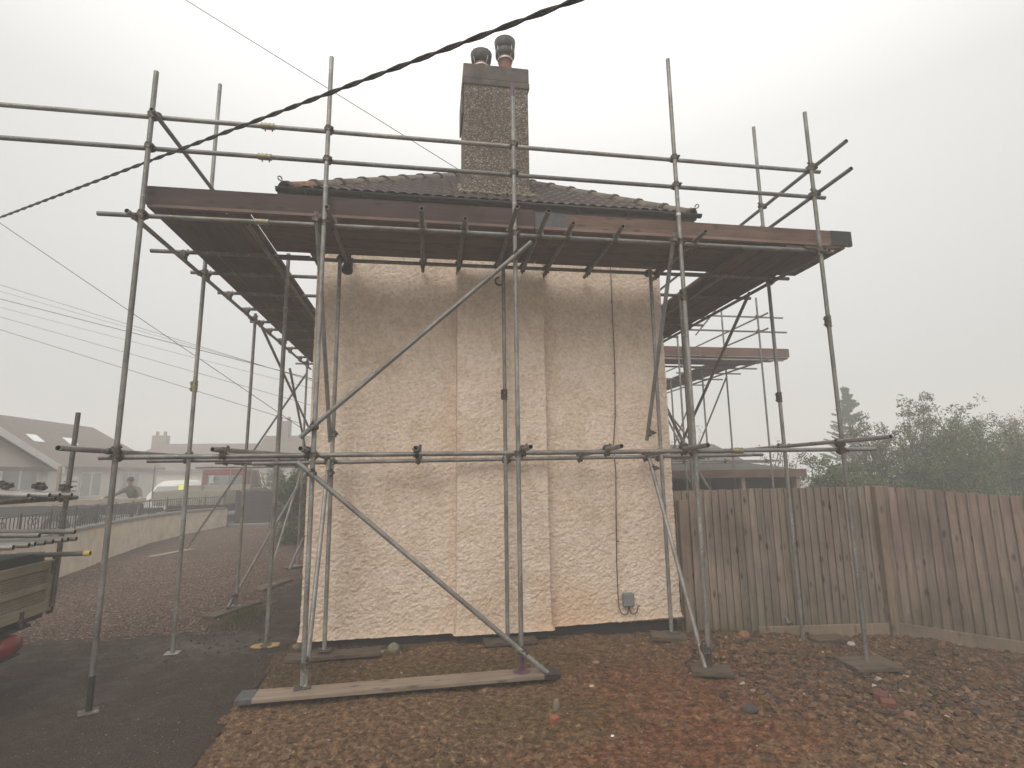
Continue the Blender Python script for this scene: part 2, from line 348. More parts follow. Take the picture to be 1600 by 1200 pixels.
def mat_soil():
    m, t, b, N, L = new_mat('red_brown_soil'); P = coords(t, None, 'World')
    n1 = tex_noise(t, 1.1, 6, 0.6, vec=P); n2 = tex_noise(t, 16, 8, 0.72, vec=P); n3 = tex_noise(t, 4.3, 5, 0.6, vec=P)
    r2 = ramp_node(t, [(0.34,(0.036,0.021,0.012)),(0.48,(0.125,0.072,0.040)),(0.58,(0.215,0.13,0.074)),(0.69,(0.35,0.235,0.14))]); L(n2.outputs[0], r2.inputs[0]); c = r2.outputs[0]
    def patch(cx, cy, rx, ry, col, amt, c):
        s = N('ShaderNodeVectorMath'); s.operation='SUBTRACT'; L(P, s.inputs[0]); s.inputs[1].default_value=(cx,cy,0)
        d = N('ShaderNodeVectorMath'); d.operation='MULTIPLY'; L(s.outputs[0], d.inputs[0]); d.inputs[1].default_value=(1/rx,1/ry,0)
        l = N('ShaderNodeVectorMath'); l.operation='LENGTH'; L(d.outputs[0], l.inputs[0])
        a = N('ShaderNodeMath'); a.operation='MULTIPLY_ADD'; L(n3.outputs[0], a.inputs[0]); a.inputs[1].default_value=1.6; 
        L(l.outputs['Value'], a.inputs[2])
        r = N('ShaderNodeMapRange'); r.inputs[1].default_value=1.9; r.inputs[2].default_value=1.2; r.inputs[4].default_value=amt; L(a.outputs[0], r.inputs[0])
        return mixc(t, r.outputs[0], c, mixc(t, 1.0, c, col, 'MULTIPLY'))
    c = patch(2.4,5.0,1.5,1.2,(0.98,0.70,0.62),0.85,c)
    c = patch(1.7,3.9,1.3,0.6,(0.98,0.70,0.62),0.7,c)
    c = patch(0.5,5.95,2.2,0.5,(0.72,0.78,0.62),0.8,c)
    c = patch(1.0,4.7,0.9,0.5,(0.85,0.95,0.75),0.8,c)
    c = patch(5.3,5.2,2.0,1.3,(0.66,0.64,0.66),0.95,c)
    c = patch(-1.3,6.2,0.7,0.9,(0.62,0.62,0.55),0.9,c)
    gm = ramp_node(t, [(0.60,(0,0,0)),(0.68,(1,1,1))]); L(n3.outputs[0], gm.inputs[0])
    mg = N('ShaderNodeMath'); mg.operation='MULTIPLY'; mg.inputs[1].default_value=0.45; L(gm.outputs[0], mg.inputs[0])
    c = mixc(t, mg.outputs[0], c, (0.07,0.062,0.028))
    v = N('ShaderNodeTexVoronoi'); v.inputs['Scale'].default_value=55; L(P, v.inputs['Vector']); sx = N('ShaderNodeSeparateColor'); L(v.outputs['Color'], sx.inputs[0])
    gr = N('ShaderNodeMapRange'); gr.inputs[3].default_value=0.72; gr.inputs[4].default_value=1.3; L(sx.outputs[0], gr.inputs[0])
    s_ = N('ShaderNodeVectorMath'); s_.operation='SCALE'; L(c, s_.inputs[0]); L(gr.outputs[0], s_.inputs['Scale'])
    L(s_.outputs[0], b.inputs['Base Color']); b.inputs['Roughness'].default_value=0.95; b.inputs['Specular IOR Level'].default_value=0.15
    p = bump(t, n2.outputs[0], 0.9, 0.03, b); bump(t, v.outputs['Distance'], 0.5, 0.008, b, p); return m
def mat_asphalt():
    m, t, b, N, L = new_mat('old_asphalt'); P = coords(t, None, 'World')
    n1 = tex_noise(t, 0.9, 6, 0.6, vec=P); n2 = tex_noise(t, 70, 4, 0.75, vec=P); n3 = tex_noise(t, 3.2, 6, 0.65, vec=P)
    r = ramp_node(t, [(0.3,(0.030,0.023,0.0185)),(0.7,(0.060,0.044,0.035))]); L(n3.outputs[0], r.inputs[0])
    r1 = ramp_node(t, [(0.40,(0,0,0)),(0.66,(1,1,1))]); L(n1.outputs[0], r1.inputs[0]); c = mixc(t, r1.outputs[0], r.outputs[0], (0.064,0.047,0.037))
    dd_ = N('ShaderNodeVectorMath'); dd_.operation='SUBTRACT'; L(P, dd_.inputs[0]); dd_.inputs[1].default_value=(-2.6,7.25,0); de = N('ShaderNodeVectorMath'); de.operation='MULTIPLY'; L(dd_.outputs[0], de.inputs[0]); de.inputs[1].default_value=(0.75,1.9,0)
    dl = N('ShaderNodeVectorMath'); dl.operation='LENGTH'; L(de.outputs[0], dl.inputs[0]); da = N('ShaderNodeMath'); da.operation='MULTIPLY_ADD'; L(n3.outputs[0], da.inputs[0]); da.inputs[1].default_value=1.5; L(dl.outputs['Value'], da.inputs[2])
    dr = N('ShaderNodeMapRange'); dr.inputs[1].default_value=1.7; dr.inputs[2].default_value=0.8; dr.inputs[4].default_value=0.75; L(da.outputs[0], dr.inputs[0]); c = mixc(t, dr.outputs[0], c, (0.12,0.10,0.085))
    r2 = ramp_node(t, [(0.36,(0.35,0.35,0.35)),(0.52,(0.95,0.95,0.95)),(0.62,(1.5,1.4,1.35)),(0.70,(3.6,3.3,3.0))]); L(n2.outputs[0], r2.inputs[0]); c = mixc(t, 1.0, c, r2.outputs[0], 'MULTIPLY')
    L(c, b.inputs['Base Color']); rr = ramp_node(t, [(0.4,(0.5,)*3),(0.6,(0.9,)*3)]); L(n3.outputs[0], rr.inputs[0]); L(rr.outputs[0], b.inputs['Roughness'])
    b.inputs['Specular IOR Level'].default_value=0.06; bump(t, n2.outputs[0], 0.9, 0.008, b); return m
def mat_gravel():
    m, t, b, N, L = new_mat('red_grey_gravel'); P = coords(t, None, 'World')
    v = N('ShaderNodeTexVoronoi'); v.inputs['Scale'].default_value=34; L(P, v.inputs['Vector'])
    sx = N('ShaderNodeSeparateColor'); L(v.outputs['Color'], sx.inputs[0])
    r = ramp_node(t, [(0.0,(0.075,0.044,0.034)),(0.35,(0.14,0.087,0.068)),(0.7,(0.20,0.134,0.108)),(1.0,(0.32,0.235,0.195))]); L(sx.outputs[0], r.inputs[0])
    n = tex_noise(t, 0.6, 5, 0.6, vec=P); rr = ramp_node(t, [(0.3,(0.72,0.70,0.68)),(0.7,(1.1,1.08,1.08))]); L(n.outputs[0], rr.inputs[0])
    c = mixc(t, 1.0, r.outputs[0], rr.outputs[0], 'MULTIPLY')
    d = ramp_node(t, [(0.35,(1,1,1)),(0.75,(0.25,0.25,0.25))]); L(v.outputs['Distance'], d.inputs[0]); c = mixc(t, 1.0, c, d.outputs[0], 'MULTIPLY')
    L(c, b.inputs['Base Color']); b.inputs['Roughness'].default_value=0.9; b.inputs['Specular IOR Level'].default_value=0.2
    i = N('ShaderNodeMath'); i.operation='SUBTRACT'; i.inputs[0].default_value=1; L(v.outputs['Distance'], i.inputs[1]); bump(t, i.outputs[0], 1.0, 0.025, b); return m
M_soil, M_asph, M_grav = mat_soil(), mat_asphalt(), mat_gravel()
M_dirt = plain('dull_earth', (0.11,0.095,0.07), 0.95, 0, 0.4, 2, 0.3)

mb = MB(); mb.add([(-75,-35,-0.2),(75,-35,-0.2),(75,90,-0.2),(-75,90,-0.2)], [(0,1,2,3)]); tag(mb.build('ground', M_dirt), kind='structure')
def grid(name, x0, x1, y0, y1, st, hf, mat, mask=None):
    xs = np.arange(x0, x1+st/2, st); ys = np.arange(y0, y1+st/2, st); X, Y = np.meshgrid(xs, ys); Z = hf(X, Y)
    nx, ny = len(xs), len(ys); I = np.arange(nx*ny).reshape(ny, nx)
    F = np.stack([I[:-1,:-1], I[:-1,1:], I[1:,1:], I[1:,:-1]], -1).reshape(-1,4)
    V = np.stack([X, Y, Z], -1).reshape(-1,3)
    if mask is not None:
        mk = mask(X, Y).reshape(-1); F = F[mk[F].all(axis=1)]
        u, inv = np.unique(F, return_inverse=True); V = V[u]; F = inv.reshape(-1,4)
    o = np_mesh(name, V, F, mat, smooth=True, origin=(float((x0+x1)/2), float((y0+y1)/2), 0)); return tag(o, kind='structure')
def soil_h(x, y):
    wx = x + 0.10*(fbm(x*3,y*3,3)-.5); lump = fbm(wx*5, y*5, 4, .55)-.5; clod = np.abs(fbm(x*13+50, y*13, 4, .6)-.5)
    fine = fbm(x*38, y*38, 3, .6)-.5
    rough = 0.35 + 0.9*np.exp(-((x+0.3)/1.3)**2-((y-3.9)/0.7)**2) + 1.0/(1+np.exp(-(x-3.0)*3)) 
    edge = 1/(1+np.exp(-(x+1.74+0.16*(fbm(y*2.2,y*0,3)-.5))*22))
    return -0.03 + edge*(0.025 + ground_h(x,y) + 0.06*lump + rough*(0.075*(0.22-clod) + 0.02*fine) )
grid('soil', -1.95, 8.6, 2.5, 7.4, 0.0145, soil_h, M_soil)
grid('asphalt_drive', -8.5, -1.62, 1.5, 8.35, 0.05, lambda x,y: 0.0+0.012*(fbm(x,y,3)-.5), M_asph, lambda x,y: (y < 7.95+0.18*(fbm(x*1.7,y*0,3)-.5)))
grid('tarmac_path', -2.72, -1.30, 7.7, 16.0, 0.05, lambda x,y: -0.004+0.008*(fbm(x,y,3)-.5), M_asph, lambda x,y: x > -2.62+0.14*(fbm(y*1.5,y*0+9,3)-.5))
def grav_h(x,y): return -0.012+0.16*np.clip((y-14)/8,0,1.2)+0.03*(fbm(x*0.8,y*0.8,3)-.5)+0.02*fbm(x*9,y*9,3)
grid('gravel_drive', -8.6, -2.4, 7.75, 21.9, 0.045, grav_h, M_grav, lambda x,y: x > np.interp(y,[6.6,9.6,12.6,15.4,17.6,19.2,20.5,21.9],[-6.35,-6.95,-7.48,-7.95,-8.15,-8.05,-7.82,-7.5]))

# loose stones
ICO_V = []; _p = (1+5**.5)/2
for a,b in ((-1,_p),(1,_p),(-1,-_p),(1,-_p)): ICO_V += [(a,b,0)]
for a,b in ((-1,_p),(1,_p),(-1,-_p),(1,-_p)): ICO_V += [(0,a,b)]
for a,b in ((-1,_p),(1,_p),(-1,-_p),(1,-_p)): ICO_V += [(b,0,a)]
ICO_V = np.array(ICO_V)/np.linalg.norm(ICO_V[0])
ICO_F = np.array([(0,11,5),(0,5,1),(0,1,7),(0,7,10),(0,10,11),(1,5,9),(5,11,4),(11,10,2),(10,7,6),(7,1,8),(3,9,4),(3,4,2),(3,2,6),(3,6,8),(3,8,9),(4,9,5),(2,4,11),(6,2,10),(8,6,7),(9,8,1)])
def scatter_stones(name, P, S, C, mat, flat=0.6, label=None, cat=None, jag=0.5):
    n = len(P); V = np.repeat(ICO_V[None], n, 0)*(1+jag*(RNG.random((n,12,1))-.5))
    V = V*np.stack([np.ones(n), 0.55+0.45*RNG.random(n), flat*(0.4+0.6*RNG.random(n))],-1)[:,None,:]
    a = RNG.random(n)*6.283; tl = (RNG.random(n)-.5)*0.9
    c, s_ = np.cos(tl), np.sin(tl); V = np.stack([V[...,0]*c[:,None]+V[...,2]*s_[:,None], V[...,1], -V[...,0]*s_[:,None]+V[...,2]*c[:,None]],-1)
    c, s_ = np.cos(a), np.sin(a); V = np.stack([V[...,0]*c[:,None]-V[...,1]*s_[:,None], V[...,0]*s_[:,None]+V[...,1]*c[:,None], V[...,2]],-1)
    V = V*S[:,None,None] + P[:,None,:]
    F = ICO_F[None] + (np.arange(n)*12)[:,None,None]
    o = np_mesh(name, V.reshape(-1,3), F.reshape(-1,3), mat, col=np.repeat(C,12,0), origin=tuple(float(q) for q in P.mean(0)))
    return tag(o, label, cat, None, 'stuff')
M_stone = stone_mat('loose_stone')
def pal(n, cols, w, jit=0.25):
    c = np.array(cols)[RNG.choice(len(cols), n, p=np.array(w)/sum(w))]; return c*(1+jit*(RNG.random((n,1))-.5)*2)*(1+0.06*(RNG.random((n,3))-.5))
SC = [(0.12,0.066,0.036),(0.18,0.103,0.055),(0.155,0.066,0.038),(0.25,0.165,0.10),(0.36,0.29,0.21),(0.068,0.046,0.034)]
SC2 = [(0.095,0.055,0.034),(0.135,0.080,0.048),(0.13,0.058,0.036),(0.19,0.13,0.085),(0.34,0.28,0.22),(0.055,0.039,0.03)]
def keep(P, mask): return P[mask]
n = 36000; x = RNG.uniform(-1.75,6.4,n); y = RNG.uniform(2.9,6.85,n); dens = 0.35+0.65*fbm(x*2,y*2,3)
k = RNG.random(n) < dens; x, y = x[k], y[k]; sz = 0.0035+0.012*RNG.random(len(x))**3.5
scatter_stones('soil_pebbles', np.stack([x,y,soil_h(x,y)+sz*0.15],-1), sz, pal(len(x),SC2,[6,5,3,1.8,0.25,3]), M_stone, 0.7, 'small pebbles and crumbs of earth over the bare red soil', 'pebbles')
n = 15000; x = RNG.normal(4.3,1.2,n); y = RNG.normal(5.0,0.85,n) ; k = (x>2.7+0.4*np.sin(y*5))&(x<7.2)&(y<6.7)&(y>3.2)&(y > 6.2-(x-2.6)*1.6-1.6); x,y = x[k],y[k]; sz = 0.004+0.040*RNG.random(len(x))**5.5
scatter_stones('rubble', np.stack([x,y,soil_h(x,y)+sz*0.2],-1), sz, pal(len(x),SC2,[6,5,3,1.2,0.15,5]), M_stone, 0.6, 'broken stone and brick rubble heaped towards the wooden fence', 'rubble', jag=0.8)
n = 1500; x = RNG.normal(-0.6,0.85,n); y = RNG.normal(3.75,0.5,n); k = (x>-1.75)&(y<5.1)&(y>2.8); x,y = x[k],y[k]; sz = 0.007+0.046*RNG.random(len(x))**4.5
scatter_stones('soil_clods', np.stack([x,y,soil_h(x,y)+sz*0.02],-1), sz, pal(len(x),[(0.095,0.057,0.034),(0.12,0.074,0.045),(0.155,0.092,0.056)],[5,5,1.5]), M_stone, 0.6, 'flat clods of dug clay soil in the foreground', 'soil clods', jag=0.6)
n = 13000; x = RNG.uniform(-8,-2.6,n); y = 7.9+6.5*RNG.random(n)**1.4; k = (x < -2.7+0.25*(fbm(y*2,y*0,2)-.5)) & (x > -7.2); x,y=x[k],y[k]; sz = 0.008+0.012*RNG.random(len(x))**2
scatter_stones('gravel', np.stack([x,y,grav_h(x,y)+sz*0.3],-1), sz, pal(len(x),[(0.15,0.090,0.071),(0.20,0.132,0.107),(0.09,0.058,0.048),(0.32,0.24,0.20)],[5,4,4,1]), M_stone, 0.7, 'reddish grey gravel covering the drive along the cream wall', 'gravel')
n = 22000; x = RNG.uniform(-6.5,-1.75,n); y = RNG.uniform(3.9,7.95,n); sz = 0.0022+0.0035*RNG.random(n)**2
scatter_stones('asphalt_grit', np.stack([x,y,0.012*(fbm(x,y,3)-.5)+0.0008],-1), sz, pal(n,[(0.03,0.024,0.02),(0.09,0.07,0.058),(0.15,0.12,0.10),(0.30,0.26,0.22)],[4,5,3,0.6]), M_stone, 0.6, 'fine loose grit over the worn tarmac in the left foreground', 'grit')
# spilt stones on the tarmac near the second post
n = 150; x = RNG.normal(-2.5,0.75,n); y = RNG.normal(7.35,0.42,n); sz = 0.008+0.02*RNG.random(n)**2
scatter_stones('spilt_gravel', np.stack([x,y,np.full(n,0.008)],-1), sz, pal(n,[(0.06,0.05,0.045),(0.15,0.11,0.09),(0.10,0.08,0.07)],[5,2,2]), M_stone, 0.6, 'stray gravel stones scattered on the tarmac in front of the gravel drive', 'gravel')
# grass and weeds
def blades(name, P, hgt, mat, lean=0.5, wd=0.004, label=None, cat=None, colj=0.3, base=(0.09,0.095,0.035)):
    n = len(P); a = RNG.random(n)*6.283; h = hgt*(0.4+0.9*RNG.random(n)); ln = lean*RNG.random(n); b = RNG.random(n)*6.283
    dx, dy = np.cos(a)*wd, np.sin(a)*wd; lx, ly = np.cos(b)*ln*h, np.sin(b)*ln*h
    V = np.stack([np.stack([P[:,0]-dx,P[:,1]-dy,P[:,2]],-1), np.stack([P[:,0]+dx,P[:,1]+dy,P[:,2]],-1),
        np.stack([P[:,0]+dx*.7+lx*.5,P[:,1]+dy*.7+ly*.5,P[:,2]+h*.6],-1), np.stack([P[:,0]+lx*1.2,P[:,1]+ly*1.2,P[:,2]+h],-1)],1)
    C = np.repeat(np.array(base)[None]*(1+colj*2*(RNG.random((n,1))-.5)),4,0)
    F = np.arange(n*4).reshape(n,4); o = np_mesh(name, V.reshape(-1,3), F, mat, col=C, origin=tuple(float(q) for q in P.mean(0))); return tag(o, label, cat, None, 'stuff')
M_leafy = stone_mat('grass_blades', 0.7)
def spots(cs, n, z=soil_h):
    out_ = []
    for (cx,cy,rx,ry,wt) in cs:
        m_ = int(n*wt); q = RNG.normal(0,1,(m_,2))*[rx,ry]+[cx,cy]; out_.append(q)
    q = np.concatenate(out_); return np.stack([q[:,0], q[:,1], z(q[:,0],q[:,1])], -1)
blades('wall_weeds', spots([(-1.45,6.75,.10,.12,.3),(-0.9,6.78,.25,.04,.25),(3.4,6.5,.12,.1,.2),(3.9,6.75,.3,.05,.15),(-0.25,6.7,.06,.04,.1),(-1.5,6.3,.15,.3,.3)], 900), 0.05, M_leafy, 0.8, 0.003, label='dry tufts of grass and weeds along the foot of the cream wall', cat='weeds', base=(0.11,0.09,0.045))
blades('moss_grass', spots([(0.6,6.1,.9,.25,.3),(1.1,4.8,.5,.25,.3),(0.1,4.2,.2,.15,.15),(-0.7,3.6,.3,.15,.2),(-1.2,5.9,.3,.4,.3)], 6000), 0.012, M_leafy, 0.8, 0.003, label='thin moss and short grass creeping over the soil', cat='moss', base=(0.085,0.08,0.035))
blades('verge_grass', spots([(-2.55,8.5,.16,.35,1)], 1800, lambda x,y: 0*x+0.004), 0.05, M_leafy, 0.9, label='patch of short grass at the gravel edge beside the tarmac path', cat='grass', base=(0.075,0.078,0.03))

# individual stones one can pick out
def rock(name, px, py, s, col, label, cat, flat=0.6, sub=1, box=None, rz=0.0, zoff=0.0, group=None):
    mb = MB(); rr = random.Random(int(px*1000+py*77))
    if box:
        bx,by,bz = box; M = Matrix.Translation((px,py,float(soil_h(np.array(px),np.array(py)))+bz*0.45+zoff)) @ Matrix.Rotation(rz,4,'Z') @ Matrix.Rotation(0.15,4,'X')
        mb.box((-bx,-by,-bz),(bx,by,bz), col); o = mb.build(name, M_stone, None, M=M, bevel=0.004)
    else:
        vs = [(v[0]*s*(1+.35*(rr.random()-.5)), v[1]*s*.75*(1+.35*(rr.random()-.5)), v[2]*s*flat*(1+.35*(rr.random()-.5))) for v in ICO_V]
        mb.add(vs, [tuple(int(i) for i in f) for f in ICO_F], col); M = Matrix.Translation((px,py,float(soil_h(np.array(px),np.array(py)))+s*flat*0.4+zoff)) @ Matrix.Rotation(rz,4,'Z')
        o = mb.build(name, M_stone, None, M=M, bevel=s*0.08)
    return tag(o, label, cat, group)
rock('stone', -0.36, 6.62, 0.085, (0.19,0.18,0.13), 'pale angular stone standing against the dark plinth beside the short sole board', 'stone', 0.9)
rock('stone', -0.50, 6.58, 0.045, (0.28,0.24,0.18), 'small tan stone at the right end of the short sole board', 'stone')
rock('brick_fragment', 1.04, 4.62, 0.03, (0.30,0.10,0.06), 'small orange red brick piece lying on the soil in front of the purple base jack', 'brick', box=(0.035,0.026,0.025), rz=0.5)
rock('stone', 1.10, 4.80, 0.05, (0.19,0.15,0.10), 'narrow brown stone just behind the orange red brick piece', 'stone', 1.3, rz=1.2)
rock('stone', 1.42, 4.30, 0.018, (0.75,0.73,0.70), 'tiny bright white stone in the middle of the red foreground soil', 'stone')
rock('stone', 1.80, 5.9, 0.05, (0.30,0.17,0.12), 'flat pinkish stone lying on red soil below the grey junction box', 'stone', 0.35)
rock('stone', 1.55, 5.25, 0.03, (0.46,0.38,0.28), 'cream stone to the right of the black end of the long sole board', 'stone', 0.5)
rock('broken_brick', 4.05, 4.62, 0.09, (0.12,0.05,0.04), 'dark red brick lump on the rubble in front of the far right sole board', 'brick', box=(0.085,0.05,0.045), rz=0.7)
rock('broken_brick', 3.98, 4.47, 0.07, (0.16,0.06,0.045), 'smaller broken red brick leaning below the dark red lump', 'brick', box=(0.055,0.04,0.035), rz=-0.5)
rock('stone', 4.02, 4.30, 0.07, (0.20,0.11,0.075), 'square edged brown stone below the two broken red bricks', 'stone', 0.5)
rock('stone', 5.05, 4.55, 0.09, (0.10,0.075,0.06), 'long dark stone on the grey rubble to the right of the far right sole board', 'stone', 0.35, rz=0.3)
rock('stone', 5.62, 4.55, 0.085, (0.11,0.075,0.06), 'flat reddish slab of stone near the right edge of the photo', 'stone', 0.4, rz=0.1)
rock('stone', 2.72, 4.55, 0.075, (0.07,0.06,0.055), 'dark rounded stone at the left edge of the rubble heap', 'stone', 0.7)
rock('stone', 3.62, 6.05, 0.085, (0.23,0.12,0.075), 'orange brown stone resting high on the heap against the fence', 'stone', 0.8)
rock('stone', 4.75, 5.75, 0.06, (0.09,0.07,0.06), 'dark stone near the fence behind the far right post', 'stone', 0.8)
rock('stone', 5.15, 6.25, 0.06, (0.38,0.33,0.29), 'pale grey stone at the foot of the fence boards', 'stone', 0.6)
rock('stone', 0.62, 3.70, 0.06, (0.15,0.095,0.062), 'brown clod sitting on soil at the bottom middle of the photo', 'stone', 0.6)
rock('stone', -1.48, 6.98, 0.07, (0.2,0.17,0.12), 'grey brown stone beside the yellow foot cap', 'stone', 0.7)

# ------------------------------------------------------------------ house
def mat_render():
    m, t, b, N, L = new_mat('cream_roughcast_render'); P = coords(t, None, 'World')
    n1 = tex_noise(t, 0.7, 5, 0.6, vec=P); n2 = tex_noise(t, 26, 5, 0.65, vec=P); n3 = tex_noise(t, 5, 5, 0.65, vec=P)
    r = ramp_node(t, [(0.3,(0.715,0.58,0.47)),(0.7,(0.815,0.68,0.565))]); L(n1.outputs[0], r.inputs[0])
    r2 = ramp_node(t, [(0.32,(0.78,0.76,0.74)),(0.6,(1.04,1.04,1.04))]); L(n2.outputs[0], r2.inputs[0]); c = mixc(t, 1.0, r.outputs[0], r2.outputs[0], 'MULTIPLY')
    r3 = ramp_node(t, [(0.25,(0.93,0.90,0.87)),(0.6,(1,1,1))]); L(n3.outputs[0], r3.inputs[0]); c = mixc(t, 1.0, c, r3.outputs[0], 'MULTIPLY')
    sv = tex_noise(t, 1.0, 5, 0.7, vec=coords(t, (5.5,5.5,0.55), 'World')); rs_ = ramp_node(t, [(0.52,(1,1,1)),(0.78,(0.91,0.89,0.86))]); L(sv.outputs[0], rs_.inputs[0]); c = mixc(t, 1.0, c, rs_.outputs[0], 'MULTIPLY')
    pt = tex_noise(t, 1.6, 3, 0.5, vec=P, dist=1.2); rp_ = ramp_node(t, [(0.56,(1,1,1)),(0.60,(0.93,0.91,0.88))]); L(pt.outputs[0], rp_.inputs[0]); c = mixc(t, 1.0, c, rp_.outputs[0], 'MULTIPLY')
    # rust and splash stain low down, right of the chimney breast
    s = N('ShaderNodeVectorMath'); s.operation='SUBTRACT'; L(P, s.inputs[0]); s.inputs[1].default_value=(1.75,6.8,0.12)
    d = N('ShaderNodeVectorMath'); d.operation='MULTIPLY'; L(s.outputs[0], d.inputs[0]); d.inputs[1].default_value=(1.1,0.4,1.3)
    l = N('ShaderNodeVectorMath'); l.operation='LENGTH'; L(d.outputs[0], l.inputs[0])
    a = N('ShaderNodeMath'); a.operation='MULTIPLY_ADD'; L(n3.outputs[0], a.inputs[0]); a.inputs[1].default_value=0.9; L(l.outputs['Value'], a.inputs[2])
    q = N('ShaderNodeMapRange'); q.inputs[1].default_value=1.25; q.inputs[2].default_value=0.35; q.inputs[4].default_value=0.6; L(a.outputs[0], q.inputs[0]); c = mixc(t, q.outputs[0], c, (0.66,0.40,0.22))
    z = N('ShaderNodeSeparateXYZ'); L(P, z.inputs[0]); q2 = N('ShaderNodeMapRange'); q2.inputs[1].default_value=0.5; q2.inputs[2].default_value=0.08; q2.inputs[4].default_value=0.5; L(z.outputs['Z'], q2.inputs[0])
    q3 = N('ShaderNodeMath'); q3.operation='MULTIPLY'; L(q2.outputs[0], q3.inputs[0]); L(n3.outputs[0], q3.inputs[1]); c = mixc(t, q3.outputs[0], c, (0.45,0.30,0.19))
    L(c, b.inputs['Base Color']); b.inputs['Roughness'].default_value=0.92; b.inputs['Specular IOR Level'].default_value=0.2
    n5 = tex_noise(t, 48, 4, 0.7, vec=P); pb = bump(t, n2.outputs[0], 0.8, 0.016, b); bump(t, n5.outputs[0], 0.8, 0.008, b, pb); return m
M_rend = mat_render()
M_plinth = plain('black_bitumen_plinth', (0.022,0.021,0.024), 0.6, 0, 0.35, 8, 0.4)
house = empty('house', (0.9,6.9,0), 'cream roughcast house end with chimney breast and brown hipped tile roof', 'house')
prof = [(-1.44,14.0,0.25),(-1.44,6.86,0.011),(0.352,6.86,0.011),(0.360,6.715,0.011),(1.505,6.715,0.011),(1.515,6.86,0.011),(3.245,6.86,0.011),(3.245,14.0,0.25)]
pts = []; nrm = []
for i in range(len(prof)-1):
    (ax,ay,_),(bx,by,_) = prof[i],prof[i+1]; st = 0.0085 if 0 < i < 6 else 0.25
    l = math.hypot(bx-ax,by-ay); k = max(2,int(l/st)); 
    for j in range(k):
        f = j/k; pts.append((ax+(bx-ax)*f, ay+(by-ay)*f)); nrm.append(((by-ay)/l, -(bx-ax)/l) if l else (0,-1))
pts.append(prof[-1][:2]); nrm.append((1,0)); pts = np.array(pts); nrm = np.array(nrm)
# outward = to the right-hand side when walking left to right in front (towards -Y)
nn = nrm.copy()
for _ in range(2): nn[1:-1] = (nn[:-2]+nn[1:-1]*2+nn[2:])/4
nn /= np.linalg.norm(nn,axis=1)[:,None]
seg = np.concatenate([[0],np.cumsum(np.linalg.norm(np.diff(pts,axis=0),axis=1))]); zs = np.arange(0.10, 5.5, 0.0090)
S_, Z_ = np.meshgrid(seg, zs)
st_ = fbm(S_*9, Z_*14, 3, .6); wob = fbm(S_*25+3*st_, Z_*34+40+2*st_, 3, .7); ridg = 1-np.abs(fbm(S_*26+2.5*st_, Z_*36+9, 2, .6)-.5)*2
dsp = 0.021*(wob-.5) + 0.011*(ridg-.7) + 0.012*(fbm(S_*1.1,Z_*1.1,3)-.5)
low = 0.85+0.75*np.exp(-np.clip(Z_-0.1,0,9)/0.9); dsp = dsp*low*0.8 + 0.045*np.exp(-np.clip(Z_-0.10,0,9)/0.08)
Vx = pts[None,:,0] + nn[None,:,0]*dsp; Vy = pts[None,:,1] + nn[None,:,1]*dsp
zc = Z_.copy(); zc[0] = 0.105+0.012*(fbm(seg*9,seg*0,3)-.5); 
zc[0] += np.where(pts[:,1]<6.8, 0.0, 0.0) + np.clip(pts[:,0]-1.5,0,9)*0.02
nx, nz = len(seg), len(zs); I = np.arange(nx*nz).reshape(nz,nx)
F = np.stack([I[:-1,:-1],I[:-1,1:],I[1:,1:],I[1:,:-1]],-1).reshape(-1,4)
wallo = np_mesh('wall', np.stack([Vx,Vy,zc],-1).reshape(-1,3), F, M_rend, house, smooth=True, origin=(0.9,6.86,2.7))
mb = MB(); mb.box((-1.36,6.90,-0.3),(3.21,14,0.125)); mb.box((0.40,6.765,-0.3),(1.47,6.90,0.125)); mb.build('plinth', M_plinth, house)
mb = MB(); mb.box((-1.35,6.93,0.13),(3.15,13.9,5.4)); mb.build('wall_core', M_rend, house)

def mat_tiles():
    m, t, b, N, L = new_mat('brown_concrete_tiles'); P = coords(t, None, 'World')
    n1 = tex_noise(t, 3, 6, 0.7, vec=P); n2 = tex_noise(t, 30, 5, 0.7, vec=P)
    r = ramp_node(t, [(0.3,(0.032,0.020,0.019)),(0.6,(0.060,0.038,0.035)),(0.8,(0.10,0.072,0.062))]); L(n1.outputs[0], r.inputs[0])
    r2 = ramp_node(t, [(0.55,(0,0,0)),(0.7,(1,1,1))]); L(n2.outputs[0], r2.inputs[0]); mm = N('ShaderNodeMath'); mm.operation='MULTIPLY'; mm.inputs[1].default_value=0.6; L(r2.outputs[0], mm.inputs[0])
    c = mixc(t, mm.outputs[0], r.outputs[0], (0.20,0.17,0.14)); L(c, b.inputs['Base Color']); b.inputs['Roughness'].default_value=0.85; bump(t, n2.outputs[0], 0.4, 0.006, b); return m
M_tile = mat_tiles()
XC, HW, YE, ZE, TP = 0.92, 2.76, 6.55, 5.535, 0.735
